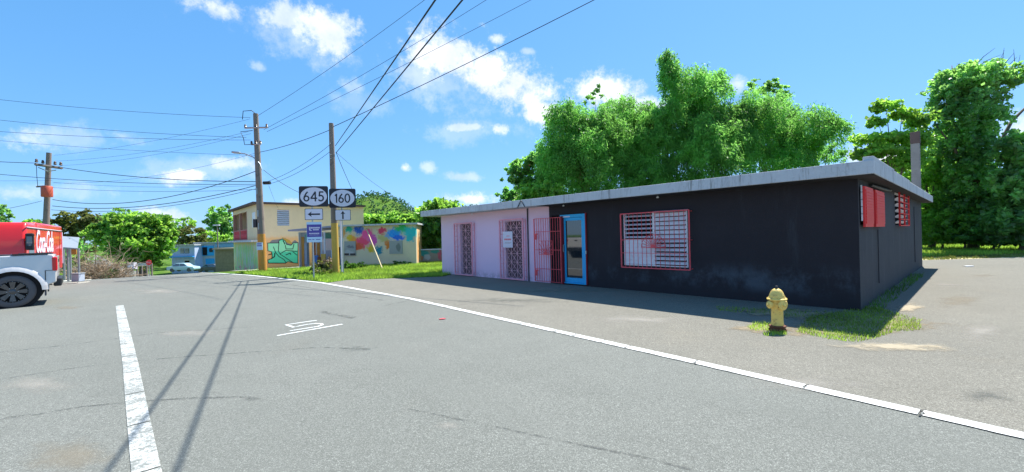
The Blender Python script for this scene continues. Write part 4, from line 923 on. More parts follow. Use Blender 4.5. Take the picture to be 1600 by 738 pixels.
# ------------------------------------------------------------------ foliage tools
def leaves(name, P, size, mat, parent=None, aspect=.55, droop=0., kind=None, label=None, out=None, outw=0.):
    """P: Nx3 points; one bent leaf (a quad) at each"""
    P = np.asarray(P, float); n = len(P); a = RNG.normal(size=(n, 3))
    if out is not None: a = a + out * outw
    a[:, 2] -= droop; a /= np.linalg.norm(a, axis=1)[:, None] + 1e-9
    b = np.cross(a, RNG.normal(size=(n, 3))); b /= np.linalg.norm(b, axis=1)[:, None] + 1e-9
    s = size * RNG.uniform(.6, 1.35, n)[:, None]
    V = np.stack([P - a * s * .5, P + b * s * aspect * .5, P + a * s * .5, P - b * s * aspect * .5], 1).reshape(-1, 3)
    me = bpy.data.meshes.new(name); me.vertices.add(4 * n); me.vertices.foreach_set('co', V.ravel()); me.loops.add(4 * n); me.loops.foreach_set('vertex_index', np.arange(4 * n, dtype=np.int32))
    me.polygons.add(n); me.polygons.foreach_set('loop_start', np.arange(n, dtype=np.int32) * 4); me.polygons.foreach_set('loop_total', np.full(n, 4, dtype=np.int32)); me.update(calc_edges=True)
    me.materials.append(mat); o = bpy.data.objects.new(name, me); C.objects.link(o)
    if parent is not None: o.parent = parent
    if kind: o['kind'] = kind
    if label: o['label'] = label
    return o
def blobpts(c, r, n, shell=.5, rough=.25, low=0., spread=.085, per=28):
    """points in a lumpy ellipsoid, thicker near its skin, gathered in clumps"""
    nc = max(6, n // per); d = RNG.normal(size=(nc, 3)); d /= np.linalg.norm(d, axis=1)[:, None]
    rad = (shell + (1 - shell) * RNG.random(nc) ** .7)[:, None] * (1 + RNG.normal(size=(nc, 1)) * rough * .5)
    cc = d * rad; idx = RNG.integers(0, nc, n); p = cc[idx] + RNG.normal(size=(n, 3)) * spread
    if low: p = p[p[:, 2] > -low]
    dd = p / (np.linalg.norm(p, axis=1)[:, None] + 1e-9)
    return np.asarray(c) + p * np.asarray(r), dd
def tree(name, label, base, blobs, mat, size, dens=1., trunk=.2, cat='tree', group=None, bark='bark', aspect=.6, shell=.5, limbs=True, extra=None, rough=.3, spread=.085, per=28):
    base = Vector(base); t = thing(name, label, cat, base, 0, group); PP = []; OO = []
    for (c, r, n) in blobs:
        p, d = blobpts(Vector(c) - base, r, int(n * dens), shell, rough, 0, spread, per); PP.append(p); OO.append(d)
    P = np.concatenate(PP); Om = np.concatenate(OO); o = leaves('crown', P, size, M[mat], t, aspect, .15, out=Om, outw=.4)
    b = MB(); cz = sum((Vector(x[0]) for x in blobs), Vector()) / len(blobs) - base; fork = Vector((cz.x * .3, cz.y * .3, cz.z * .45))
    b.tube([(0, 0, -.1), fork * .5 + Vector((.1, 0, 0)), fork], [trunk, trunk * .8, trunk * .65], 9); b.build('trunk', M[bark], t, smooth='all')
    if limbs:
        for (c, r, n) in blobs:
            e = Vector(c) - base; m = fork.lerp(e, .5) + Vector((0, 0, .12 * (e - fork).length)); MB().tube([fork, m, e], [trunk * .5, trunk * .3, trunk * .08], 6).build('limb', M[bark], t, smooth='all')
    return t
def pb(px, py, D, rpx, rpy, n, ry=None):
    """crown lump seen at a pixel: centre, radii in metres, number of leaves"""
    c = at(px, py, D); k = D / FPX; return (tuple(c), (rpx * k, (ry or (rpx + rpy) / 2 * k), rpy * k), n)
def groundbase(px, D): p = at(px, 380, D); return (p.x, p.y, zt(p.x, p.y))

# ------------------------------------------------------------------ bamboo behind the building
def bamboo(label, px, D, plumes, seed):
    base = groundbase(px, D); t = thing('bamboo_clump', label, 'bamboo', base, 0, 'bamboo clumps behind the building'); B = Vector(base); PP = []; OO = []
    for (x, y, r, ln) in plumes:
        dd = D + RNG.uniform(-1.5, 1.5); top = at(x, y, dd) - B; k = dd / FPX; R = r * k; Lz = ln * k
        f = Vector((RNG.uniform(-.5, .5), RNG.uniform(-.5, .5), 0)); pts = []
        for i in range(11):
            s = i / 10; pts.append(Vector((f.x + (top.x - f.x) * s ** 1.9, f.y + (top.y - f.y) * s ** 1.9, top.z * (1 - (1 - s) ** 1.45))))
        MB().tube(pts, [.06 * (1 - .8 * i / 10) for i in range(11)], 6).build('culm', M['bamboostem'], t, smooth='all')
        n = int(min(26000, 2.4 * r * ln)); nc = n // 40
        # drooping dome: sprays hang from a dome surface
        az = RNG.uniform(0, 2 * PI, nc); el = np.arcsin(RNG.uniform(-.15, 1, nc)); rr = R * RNG.uniform(.3, 1.02, nc) ** .6
        hang = RNG.random(nc) ** 1.5 * Lz * .5
        cx = rr * np.cos(el) * np.cos(az); cy = rr * np.cos(el) * np.sin(az); cz = rr * .85 * np.sin(el) - R * .8 - hang * np.cos(el) * .95
        cen = np.stack([cx, cy, cz], 1) + np.array(top)
        idx = RNG.integers(0, nc, n); sp = RNG.normal(size=(n, 3)) * np.array([.17, .17, .2]) * (.55 + R * .22)
        p = cen[idx] + sp; PP.append(p); o = np.stack([np.cos(az), np.sin(az), -0.6 * np.ones(nc)], 1)[idx]; OO.append(o)
    leaves('foliage', np.concatenate(PP), .24, M['bamboo'], t, .28, .8, out=np.concatenate(OO), outw=.9)

bamboo('left bamboo clump with rounded plumes nearest the orange flowered tree', 915, 31, [(884, 160, 36, 110), (908, 197, 44, 110), (872, 225, 34, 70), (950, 182, 38, 120), (890, 250, 40, 40), (930, 235, 40, 40), (905, 225, 36, 36), (862, 250, 28, 36), (910, 270, 44, 30), (860, 285, 40, 24), (945, 275, 44, 20), (858, 215, 24, 40), (900, 300, 40, 16), (914, 180, 34, 60), (936, 172, 32, 60), (925, 205, 40, 60)], 1)
bamboo('bamboo clump with a broad domed top left of the tall spire', 985, 33, [(972, 154, 48, 130), (1012, 166, 34, 130), (945, 215, 34, 40), (985, 225, 40, 44), (1000, 200, 30, 40), (960, 195, 34, 40), (975, 255, 50, 36), (1005, 270, 44, 20), (955, 285, 44, 16), (1022, 172, 26, 60), (1012, 235, 40, 50)], 2)
bamboo('tallest bamboo clump with a narrow leafy spire', 1050, 32, [(1043, 82, 15, 60), (1044, 100, 18, 90), (1080, 107, 40, 70), (1110, 112, 32, 60), (1068, 140, 42, 120), (1100, 165, 38, 110), (1030, 190, 30, 60), (1065, 215, 40, 50), (1045, 160, 26, 50), (1085, 145, 34, 40), (1050, 250, 50, 30), (1020, 255, 40, 30), (1080, 262, 44, 20), (1035, 280, 44, 14)], 3)
bamboo('bright bamboo clump right of the spire with small domes', 1130, 30, [(1100, 184, 34, 90), (1142, 188, 38, 90), (1120, 222, 40, 40), (1165, 215, 36, 40), (1085, 215, 30, 40), (1140, 245, 44, 26), (1100, 262, 44, 20)], 4)
bamboo('bamboo clump with a loose high dome on the right side', 1195, 33, [(1180, 145, 48, 100), (1212, 150, 30, 90), (1155, 165, 30, 90), (1210, 190, 34, 40), (1190, 218, 36, 36), (1225, 222, 36, 30), (1165, 180, 30, 36), (1140, 160, 26, 40), (1225, 178, 26, 40)], 5)
bamboo('rightmost bamboo clump with sky showing through', 1270, 31, [(1240, 196, 32, 40), (1268, 170, 40, 60), (1297, 183, 26, 50), (1250, 212, 30, 60), (1235, 232, 36, 50), (1300, 225, 20, 30)], 6)
# other trees behind the building
t = tree('flame_tree', 'airy tree with orange blossom showing above the pink end of the roof', groundbase(830, 33), [pb(842, 252, 33, 26, 16, 1600), pb(815, 262, 33, 22, 16, 1100), pb(858, 278, 33, 24, 20, 1500), pb(830, 285, 33, 32, 20, 1900), pb(800, 275, 33, 16, 12, 600)], 'vine', .30, trunk=.16, shell=.3)
q = [blobpts(Vector(at(845, 245, 33)) - t.location, (.9, .9, .35), 260)[0], blobpts(Vector(at(868, 262, 33)) - t.location, (.6, .8, .5), 120)[0], blobpts(Vector(at(826, 258, 33)) - t.location, (.5, .8, .3), 60)[0]]
leaves('blossom', np.concatenate(q), .2, M['flame'], t, .8)
tree('shrub', 'dark rounded shrub peeking over the pink end of the roof', groundbase(795, 30), [pb(796, 304, 30, 16, 10, 1300), pb(800, 320, 30, 20, 14, 1000)], 'treedark', .25, trunk=.1, cat='shrub')
tree('shrub', 'light green shrub peeking over the roof below the orange blossom', groundbase(840, 29), [pb(838, 300, 29, 26, 12, 1600), pb(862, 300, 29, 24, 14, 1400), pb(830, 318, 29, 30, 14, 1200)], 'tree', .25, trunk=.1, cat='shrub')
tree('bare_topped_tree', 'thin sparse tree whose twigs rise left of the bamboo plumes', groundbase(930, 38), [pb(930, 150, 38, 22, 14, 260), pb(945, 165, 38, 20, 14, 260)], 'vine', .28, trunk=.12, shell=.1)
tree('sparse_tree', 'sparse dark topped tree rising behind the right bamboo dome', groundbase(1195, 37), [pb(1190, 136, 37, 32, 12, 900), pb(1215, 148, 37, 22, 14, 500)], 'vine', .28, trunk=.14, shell=.2)
# dense tree left of the pink end
tree('dense_tree', 'dense dark green tree between the graffiti shed and the pink end wall', groundbase(690, 29), [pb(678, 335, 29, 24, 22, 3600), pb(700, 345, 29, 28, 30, 3600), pb(665, 362, 29, 16, 26, 2600), pb(690, 375, 29, 30, 26, 4200), pb(720, 360, 29, 28, 36, 3000), pb(690, 318, 29, 9, 8, 240)], 'tree', .26, 1.3, trunk=.2)
tree('shrub', 'dark shrub at the foot of the dense tree behind the graffiti fence', groundbase(680, 31.5), [pb(672, 378, 31.5, 18, 16, 2500), pb(705, 380, 31.5, 22, 16, 2500)], 'treedark', .26, trunk=.1, cat='shrub')

# right hand jungle
DR = 30
tree('vine_covered_tree', 'tall tree smothered in vines leaning over the right side of the lot', groundbase(1520, 27), [pb(1500, 130, 27, 44, 26, 3600), pb(1545, 120, 27, 46, 20, 3000), pb(1585, 120, 27, 32, 13, 1000), pb(1478, 160, 27, 24, 30, 1500), pb(1512, 180, 27, 38, 44, 4600), pb(1508, 235, 27, 34, 44, 4200), pb(1520, 290, 27, 34, 40, 4200), pb(1530, 340, 27, 44, 34, 3800), pb(1462, 195, 27, 20, 12, 350), pb(1640, 130, 27, 26, 14, 600)], 'vine', .24, 1.25, trunk=.3, shell=.35)
vt = bpy.data.objects['vine_covered_tree']; tw = MB(); rr_ = random.Random(3)
for i in range(26):
    p0 = at(rr_.uniform(1485, 1600), rr_.uniform(105, 150), 27) - vt.location; d = Vector((rr_.uniform(-.6, 1.0), rr_.uniform(-.5, .5), rr_.uniform(.1, .9))).normalized() * rr_.uniform(.8, 2.0); tw.tube([p0, p0 + d * .5 + Vector((0, 0, .1)), p0 + d], [.03, .02, .008], 4)
tw.build('twigs', M['bark'], vt)
t = tree('airy_tree', 'slender open tree with tiered leafy branches behind the chimney', groundbase(1400, 26), [pb(1384, 165, 26, 22, 10, 300), pb(1410, 178, 26, 20, 9, 300), pb(1372, 190, 26, 16, 8, 200), pb(1436, 186, 26, 22, 14, 420), pb(1400, 215, 26, 44, 9, 620), pb(1350, 218, 26, 26, 7, 260), pb(1430, 222, 26, 30, 16, 700), pb(1375, 235, 26, 40, 10, 520), pb(1350, 242, 26, 20, 8, 200), pb(1420, 250, 26, 36, 16, 800)], 'tree', .26, 1.5, trunk=.10, shell=.1, aspect=.7, spread=.16, per=9)
tree('jungle_tree', 'bright sunlit leafy tree right behind the chimney', groundbase(1455, 29), [pb(1440, 262, 29, 34, 28, 2600), pb(1475, 270, 29, 30, 34, 2600), pb(1450, 320, 29, 36, 34, 3000), pb(1420, 285, 29, 24, 22, 1300), pb(1480, 335, 29, 26, 30, 2000), pb(1470, 225, 29, 26, 22, 1200)], 'tree', .27, .55, trunk=.22, shell=.2, spread=.12, per=14)
tree('jungle_tree', 'dark leafy tree at the far right edge of the picture', groundbase(1600, 24), [pb(1598, 232, 24, 34, 30, 1900), pb(1625, 250, 24, 44, 40, 3600), pb(1585, 290, 24, 30, 40, 2800), pb(1630, 330, 24, 50, 44, 4200), pb(1580, 345, 24, 36, 34, 2800), pb(1690, 280, 24, 60, 70, 5000)], 'vine', .28, trunk=.26, shell=.35)
for (px, D, lab, n) in ((1470, 27.5, 'low dark shrub at the edge of the woods behind the building end', 2600), (1505, 26.5, 'low leafy shrub under the vine covered tree', 3000), (1550, 25.5, 'broad fern like shrub right of the vine covered tree', 3400), (1600, 24.5, 'low shrub at the right picture edge', 3400)):
    tree('shrub', lab, groundbase(px, D), [pb(px, 352, D, 34, 24, n), pb(px + 22, 345, D, 30, 30, n // 2), pb(px - 10, 368, D, 38, 14, n // 2)], 'tree' if px in (1505, 1470) else 'treedark', .26, .7, trunk=.08, cat='shrub', shell=.4)
for (x, y, h, r) in ((31, 40, 5, 4), (38, 37, 5, 4), (25, 44, 6, 4), (46, 31, 6, 5), (18, 46, 7, 4), (36, 50, 6, 5), (52, 44, 7, 6), (42, 44, 6, 5)):
    tree('woodland_tree', 'tree in the dark wood behind the right end of the lot', (x, y, 0), [((x, y, h * .6), (r, r, h * .38), 2600), ((x + 1.5, y - 1, h * .35), (r * .9, r * .9, h * .3), 2400), ((x, y, h * .13), (r * 1.1, r, h * .16), 1500)], 'treedark', .5, trunk=.25, group='trees in the wood right of the building')

# ------------------------------------------------------------------ yellow two storey building
yb = at(403, 380, 33.5); yb.z = 0
YC = Vector((yb.x, yb.y, 0)); yel = thing('yellow_house', 'two storey cream and ochre house with balcony and green graffiti', 'house', (YC.x, YC.y, zt(YC.x, YC.y) - .35), math.atan2(.67, .742))
# local x = along right face (away to the right), local y = into the house (left face runs along +y)
YM = frame(yel); YI = YM.inverted()
def yp(px, py, n_local, off=0):
    n = YM.to_3x3() @ Vector(n_local); o = YM.translation + n * off; r = ray(px, py); t = (o - CAM).dot(n) / r.dot(n); return YI @ (CAM + r * t)
M['cream'] = mural('cream_wall_paint', (.95, .70, .44), [((.92, .50, .22), 1.5, 2.2, 4.2, .9), ((.90, .44, .16), 2.0, 1.0, 6, 1.1)], .5, .8)
def dripmat():
    m, nt, b = newmat('dripped_graffiti_paint'); k = NB(nt); z = k.sep()[2]
    c = k.mix(k.noise(1.2, 5, .7), (.62, .40, .10), (.80, .55, .18)); mask = k.ramp(k.math('ADD', z, k.math('MULTIPLY', k.noise(1.6, 5, .7), 1.2)), 3.3, 2.7)
    cols = [((.34, .66, .20), (1, 2.3, .35), .42, .50), ((.50, .52, .46), (1, 3.1, .5), .46, .54), ((.25, .55, .15), (1, 4.0, .6), .49, .56), ((.60, .50, .18), (1, 5.0, .4), .56, .64), ((.10, .14, .08), (1, 9.0, .3), .60, .68), ((.55, .45, .5), (1, 3.7, .8), .6, .68)]
    for i, (cc, mp, a, d) in enumerate(cols):
        mpn = k.N.new('ShaderNodeMapping'); mpn.inputs['Scale'].default_value = mp; mpn.inputs['Location'].default_value = (0, i * 7.3, i * 3.1); k.L.new(k.obj, mpn.inputs[0])
        c = k.mix(k.math('MULTIPLY', mask, k.ramp(k.noise(1, 5, .7, vec=mpn.outputs[0]), a, d)), c, cc)
    c = k.mix(k.math('MULTIPLY', k.ramp(z, 1.0, .3), k.ramp(k.noise(2.2, 4, .7), .5, .58)), c, (.60, .18, .22)); k.col(c, b); b.inputs['Roughness'].default_value = .8; return m
M['drips'] = dripmat()
HZ = yp(403, 319, (0, -1, 0)).z; FZ = yp(403, 373, (0, -1, 0)).z
LW = 8.6; LY = yp(364, 340, (-1, 0, 0)).y
up = fz = FZ
w1 = [yp(433, 340, (0, -1, 0)), yp(452, 340, (0, -1, 0))]; wzz = (yp(442, 353, (0, -1, 0)).z, yp(442, 328, (0, -1, 0)).z)
box(0, LW, 0, .2, -.5, FZ - .1).build('wall', M['cream'], yel, label='lower right wall with green graffiti')
cleanbuild(holed(0, LW, FZ - .1, HZ, [(w1[0].x, w1[1].x, *wzz)], -.003, .2), 'wall', M['cream'], yel, label='upper right wall with one louvred window')
box(0, .2, .2, LY, -.5, FZ - .1).build('wall', M['drips'], yel, label='lower left wall covered in green paint drips').rotation_euler = (0, 0, 0)
bal0 = yp(386, 340, (-1, 0, 0)).y
box(0.002, .2, .2, bal0, FZ - .1, HZ).build('wall', M['cream'], yel, label='upper left wall beside the balcony'); box(2.6, 2.8, bal0, LY, FZ, HZ).build('wall', M['cream'], yel, label='wall behind the balcony')
box(0.2, LW, LY, LY + .2, -.5, HZ).build('wall', M['cream'], yel, label='back wall'); box(LW - .2, LW, .2, LY, -.5, HZ).build('wall', M['cream'], yel, label='end wall')
box(-.35, LW + .1, -.3, LY + .4, HZ, HZ + .16).build('roof', M['darkroof'] if 'darkroof' in M else M['rust'], yel)
box(-.45, 2.8, .1, LY + .1, FZ - .26, FZ - .1).build('balcony_slab', M['fascia'], yel)
zb = FZ - .1; zh = zb + .95
for f in (0.0, .5, 1.0):
    y = bal0 + .12 + (LY - bal0 - .2) * f; box(.0, .2, y - .12, y + .12, zb, HZ - .35).build('column', M['pinkcol'] if 'pinkcol' in M else M['orange'], yel)
box(.0, .2, bal0, LY, HZ - .35, HZ).build('arch_beam', M['cream'], yel)
rail = MB(); rail.box(.03, .15, bal0, LY, zh - .1, zh); rail.box(.03, .15, bal0, LY, zb, zb + .1); ro = rail.build('railing', M['railpink'] if 'railpink' in M else M['red'], yel)
nn = 14
for i in range(nn):
    y = bal0 + .3 + (LY - bal0 - .6) * i / (nn - 1); MB().lathe([(.03, 0), (.06, .1), (.09, .3), (.05, .5), (.06, .7), (.03, .76)], 8, Matrix.Translation((.09, y, zb + .1))).build('baluster', M['red'], ro)
yw = yp(397, 340, (-1, 0, 0)).y
box(-.04, .0, yw - .5, yw + .5, FZ + .9, HZ - .6).build('window', M['slat'], yel, label='shuttered window beside the balcony')
wo = box(w1[0].x, w1[1].x, .08, .12, *wzz).build('window', M['dark'], yel, label='white louvred window in the upper right wall')
for i in range(8):
    z = wzz[0] + (wzz[1] - wzz[0]) * (i + .5) / 8; MB().box(w1[0].x, w1[1].x, -.07, .07, -.008, .008, Matrix.Translation((0, .03, z)) @ Matrix.Rotation(math.radians(50), 4, 'X')).build('slat', M['slat'], wo)
M['ggreen'] = mural('green_spray_paint', (.10, .72, .42), [((.34, .80, .46), 2, 2.2, 4, .5)], .3, 1.5); M['gblack'] = paint('black_spray_paint', (.012, .02, .015), .7, .2, 4, 0); M['ggrey'] = paint('grey_spray_paint', (.26, .24, .24), .7, .2, 4, 0); M['gyellow'] = paint('amber_spray_paint', (.65, .36, .06), .7, .2, 4, 0)
def wallpoly(pts, off, mat, th=.003):
    P = [(yp(360 + a / 9.23, 360 + b / 9.23, (0, -1, 0)).x, yp(360 + a / 9.23, 360 + b / 9.23, (0, -1, 0)).z) for a, b in pts]
    MB().prism(P, lambda a, b, s: Vector((a, -off - th * s, b))).build('graffiti', M[mat], yel)
wallpoly([(550, 190), (600, 140), (700, 130), (790, 110), (880, 180), (930, 140), (980, 180), (975, 240), (560, 240)], .005, 'ggrey')
wallpoly([(740, 100), (800, 120), (850, 140), (900, 200), (830, 190), (780, 150)], .009, 'gyellow')
wallpoly([(532, 180), (690, 180), (700, 140), (745, 122), (795, 150), (812, 200), (870, 212), (900, 180), (980, 175), (975, 480), (905, 475), (830, 455), (800, 480), (540, 480), (535, 425), (600, 400), (590, 315), (535, 300)], .013, 'gblack')
wallpoly([(542, 190), (694, 188), (708, 148), (745, 131), (788, 156), (806, 209), (875, 222), (906, 188), (970, 184), (966, 470), (905, 465), (830, 446), (797, 468), (550, 468), (545, 433), (608, 406), (600, 308), (546, 294)], .018, 'ggreen')
def wallstroke(pts, w):
    for a, b in zip(pts[:-1], pts[1:]):
        d = Vector((b[0] - a[0], b[1] - a[1])).normalized(); q = Vector((-d.y, d.x)) * w; e = d * w * .6; a = Vector(a) - e; b = Vector(b) + e
        wallpoly([tuple(a + q), tuple(b + q), tuple(b - q), tuple(a - q)], .022 + random.random() * .003, 'gblack')
for pl, w in (([(620, 240), (650, 320), (700, 380), (770, 420), (800, 465)], 5), ([(700, 170), (690, 300), (715, 340), (800, 290), (960, 305)], 5), ([(790, 215), (800, 270), (900, 270), (915, 200)], 5), ([(640, 330), (635, 380), (590, 410)], 8), ([(550, 355), (600, 340), (600, 400)], 6), ([(715, 345), (780, 385), (905, 470)], 5), ([(900, 310), (960, 360)], 5), ([(800, 355), (860, 330), (870, 350)], 6), ([(760, 150), (785, 200)], 7)): wallstroke(pl, w)
# ------------------------------------------------------------------ graffiti shed
s0 = at(528, 380, 26.6); s1_ = at(650, 380, 25.6)
SD = Vector((s1_.x - s0.x, s1_.y - s0.y, 0)); SW = SD.length; shed = thing('graffiti_shed', 'low flat roofed shed sprayed with bright rainbow clouds of paint', 'shed', (s0.x, s0.y, zt(s0.x, s0.y)), math.atan2(SD.y, SD.x))
SM = frame(shed); SI = SM.inverted()
def sp_(px, py, off=0):
    n = SM.to_3x3() @ Vector((0, -1, 0)); o = SM.translation + n * off; r = ray(px, py); t = (o - CAM).dot(n) / r.dot(n); return SI @ (CAM + r * t)
SH = sp_(600, 352.5).z
def sb(col, px, py, rx, ry): p = sp_(px, py); k = 26.1 / FPX; return (col, p.x, p.z, rx * k * 1.12, ry * k * 1.12)
M['shedmural'] = mural('rainbow_spray_mural', (.84, .70, .48), [sb((.02, .45, .36), 545, 358, 8, 7), sb((.02, .12, .55), 560, 360, 10, 8), sb((.70, .30, .05), 535, 365, 7, 9), sb((.95, .35, .04), 552, 376, 8, 10), sb((.75, .50, .03), 546, 372, 6, 6), sb((.95, .08, .18), 566, 378, 14, 10), sb((.95, .1, .35), 574, 366, 12, 9), sb((.75, .10, .45), 582, 375, 9, 10), sb((.80, .12, .04), 560, 386, 12, 7), sb((.75, .5, .03), 580, 389, 7, 8), sb((.02, .25, .35), 592, 392, 7, 8), sb((.58, .50, .20), 600, 372, 10, 8), sb((.75, .06, .14), 596, 361, 8, 6), sb((.78, .22, .03), 605, 383, 5, 8), sb((.02, .32, .85), 615, 365, 14, 10), sb((.02, .16, .75), 622, 372, 12, 5), sb((.03, .5, .16), 628, 357, 12, 8), sb((.03, .55, .58), 642, 363, 14, 10), sb((.03, .5, .55), 640, 372, 8, 7)], .45, 3.0, soft=(.5, 1.0))
box(0, SW, 0, .15, -.15, SH).build('wall', M['shedmural'], shed, label='front wall with rainbow spray paint')
MB().prism([(SW - .15, .15), (SW, .15), (SW - 1.25, 4.5), (SW - 1.4, 4.5)], lambda a, b, s: Vector((a, b, SH * s - .15 * (1 - s)))).build('wall', M['cream'], shed, label='plain right end wall'); box(0, .15, .15, 4.5, -.15, SH).build('wall', M['cream'], shed, label='left end wall'); box(.15, SW - 1.4, 4.35, 4.5, -.15, SH).build('wall', M['cream'], shed, label='rear wall')
MB().prism([(-.15, -.3), (SW + .25, -.3), (SW - 1.1, 4.7), (-.15, 4.7)], lambda a, b, s: Vector((a, b, SH + .10 * s))).build('roof', M['fascia'], shed)
def panel(px0, py0, px1, py1, name, mat, th=.03, off=0, parent=shed, **k):
    a = sp_(px0, py1); b = sp_(px1, py0); return box(a.x, b.x, -off - th, -off, a.z, b.z).build(name, M[mat], parent, **k)
M['boards'] = mural('patched_board_paint', (.42, .42, .40), [((.2, .2, .22), .9, 1.2, .3, .1), ((.5, .5, .48), .7, .8, .5, .2), ((.2, .22, .2), 4.1, 1.1, .15, .3)], .2, 3)
w = panel(539, 377, 556, 400, 'boarded_window', 'boards', .05); panel(539, 396, 546, 399, 'plank', 'darkmetal', .02, .052, w); panel(548, 396, 556, 399, 'plank', 'darkmetal', .02, .052, w)
panel(609, 376, 629, 397, 'boarded_window', 'boards', .04, label='square boarded window under the blue paint')
# leaning bamboo pole
bp0 = SM @ (sp_(573, 357) + Vector((0, -.06, 0))); bp1 = gnd(597.5, 421); bp1.z += .02; tag(MB().tube([bp0, bp1], .035, 6).build('leaning_pole', M['polecream'] if 'polecream' in M else M['concrete']), 'long pale pole leaning against the rainbow painted shed wall', 'pole')
# porch left of the shed
pc = thing('porch', 'open junk filled porch with lilac roof edge left of the graffiti shed', 'porch', (s0.x, s0.y, zt(s0.x, s0.y)), math.atan2(SD.y, SD.x))
def pp_(px, py, off=0): return sp_(px, py, off)
a = pp_(455, 363).x; M['lilac'] = paint('faded_lilac_paint', (.34, .34, .48), .8, .3, 2, .1, dirt=(.3, .2, .3)); M['junk'] = mural('paint_splashed_wall', (.36, .36, .40), [((.45, .2, .1), -1.5, 1.6, .3, .6), ((.1, .25, .5), -1.0, .6, .3, .5), ((.5, .45, .1), -.8, 1.2, .2, .5), ((.08, .3, .25), -2.0, 1.9, .4, .3), ((.5, .5, .55), -.4, .6, .3, .5), ((.4, .1, .2), -.5, 2.1, .3, .2)], .3, 3)
zt0 = pp_(465, 361).z
MB().prism([(a, 0), (-.16, 0), (-.16, 2.6), (a, 2.6)], lambda x, y, s: Vector((x, y - .3, (SH - .02 if x > -1 else zt0 - .02) + (0 if s else .1)))).build('porch_roof', M['lilac'], pc)
box(a + .3, -.16, 2.0, 2.12, -.15, zt0 - .1).build('back_wall', M['junk'], pc)
box(pp_(470, 400).x, pp_(482, 400).x, .0, .08, -.15, zt0 - .1).build('side_panel', M['junk'], pc)

for i, (x0, x1, z0, z1, dy, mt) in enumerate([(472, 476, 0, 1.9, -.02, 'orange'), (477, 481, .2, 1.5, -.05, 'greyb'), (488, 492, 0, 1.5, .5, 'orange'), (492.5, 496, 0, 1.9, .6, 'lightblue'), (488, 494, 0, .7, .2, 'midblue2'), (500, 505, 0, .6, -.25, 'rust'), (515, 523, 0, .5, -.3, 'wood'), (505, 512, .1, .8, -.2, 'ochre'), (527, 531, 0, 1.6, .1, 'signwhite'), (531.5, 536, .1, 1.2, -.2, 'dark')]):
    box(pp_(x0, 400).x, pp_(x1, 400).x, dy - .03, dy + .02, z0 - .05, z1).build('board', M[mt], pc)
box(pp_(483, 400).x, pp_(487, 400).x, .3, .4, -.1, 1.7).build('door', M['darkred'], pc)
for px in (510, 471): x = pp_(px, 400).x; MB().tube([(x, -.15, -.1), (x, -.15, zt0 - .1)], .05, 8).build('post', M['signwhite'] if px == 510 else M['metal'], pc)
cab = thing('metal_cabinet', 'tall grey metal cabinet standing on the porch behind the ochre pole', 'cabinet', SM @ Vector((pp_(498, 400).x, .35, 0)), shed.rotation_euler.z)
cw = pp_(526, 400).x - pp_(498, 400).x; box(0, cw, 0, .6, 0, 1.75).build('case', M['metal'], cab, bevel=.01); box(.04, cw / 2 - .01, -.02, 0, .08, 1.0).build('door', M['junk'], cab); box(cw / 2 + .01, cw - .04, -.02, 0, .08, 1.0).build('door', M['lightblue'], cab)
# junk pile: charred planks
jb = gnd(549, 416)
for i in range(14):
    tz = .06 + .045 * i * .8; A = random.uniform(-.5, .5); L_ = random.uniform(.5, 1.0); o = MB().box(-L_ / 2, L_ / 2, -.05, .05, -.018, .018, Matrix.Rotation(A, 4, 'Z') @ Matrix.Rotation(random.uniform(-.25, .25), 4, 'Y')).build('plank', M['wood'] if i % 3 else M['rust'])
    o.location = jb + Vector((random.uniform(-.3, .3), .5 + random.uniform(-.15, .15), tz)); tag(o, 'weathered board in the dark heap below the boarded shed window', 'plank', 'boards heaped against the shed')
# graffiti fence wall between shed and pink wall
f0 = at(650, 400, 27.3); f1 = at(700, 400, 27.8); fl = Vector((f1.x - f0.x, f1.y - f0.y)).length
fe = thing('graffiti_wall', 'low graffiti covered wall with white cap between the shed and the pink building', 'wall', (f0.x - .6, f0.y, 0), math.atan2(f1.y - f0.y, f1.x - f0.x))
M['fencemural'] = mural('faded_wall_graffiti', (.40, .33, .26), [((.04, .32, .28), 1.0, .6, .5, .3), ((.5, .52, .5), 1.3, .35, .25, .2), ((.55, .2, .08), .7, .3, .4, .25), ((.6, .12, .15), 2.1, .45, .15, .4), ((.5, .5, .52), 2.4, .5, .12, .35), ((.08, .12, .4), 2.7, .4, .15, .3), ((.05, .3, .25), 1.8, .7, .3, .15)], .2, 3)
fz1 = (at(670, 391, 27.5).z); box(0, fl + 1.5, 0, .15, -.1, fz1).build('wall', M['fencemural'], fe); box(-.02, fl + 1.52, -.03, .18, fz1, fz1 + .07).build('cap', M['signwhite'], fe)

# ------------------------------------------------------------------ blue houses down the hill
def flatfront(name, label, D, px0, px1, pytop, zbase, mat, cat='house'):
    a = at(px0, 390, D); b = at(px1, 390, D); d = Vector((b.x - a.x, b.y - a.y)); t = thing(name, label, cat, (a.x, a.y, zbase), math.atan2(d.y, d.x)); F = frame(t); I = F.inverted(); n = F.to_3x3() @ Vector((0, -1, 0))
    def P(px, py, off=0): r = ray(px, py); o = F.translation + n * off; return I @ (CAM + r * ((o - CAM).dot(n) / r.dot(n)))
    H = P((px0 + px1) / 2, pytop).z; box(0, d.length, 0, 6, -.5, H).build('wall', M[mat], t)
    box(-.2, d.length + .2, -.35, 6.3, H, H + .2).build('roof', M['fascia'], t)
    return t, P, d.length, H
M['paleblue'] = paint('pale_blue_wall', (.50, .58, .85), .8, .12, .5, .05, dirt=(.3, .3, .34)); M['midblue'] = paint('blue_wall', (.22, .40, .66), .8, .15, .5, .05); M['vivid'] = paint('vivid_blue_wall', (.04, .42, .95), .7, .08, 1, 0); M['greyb'] = paint('grey_blue_wall', (.46, .52, .62), .8, .15, .5, .05)
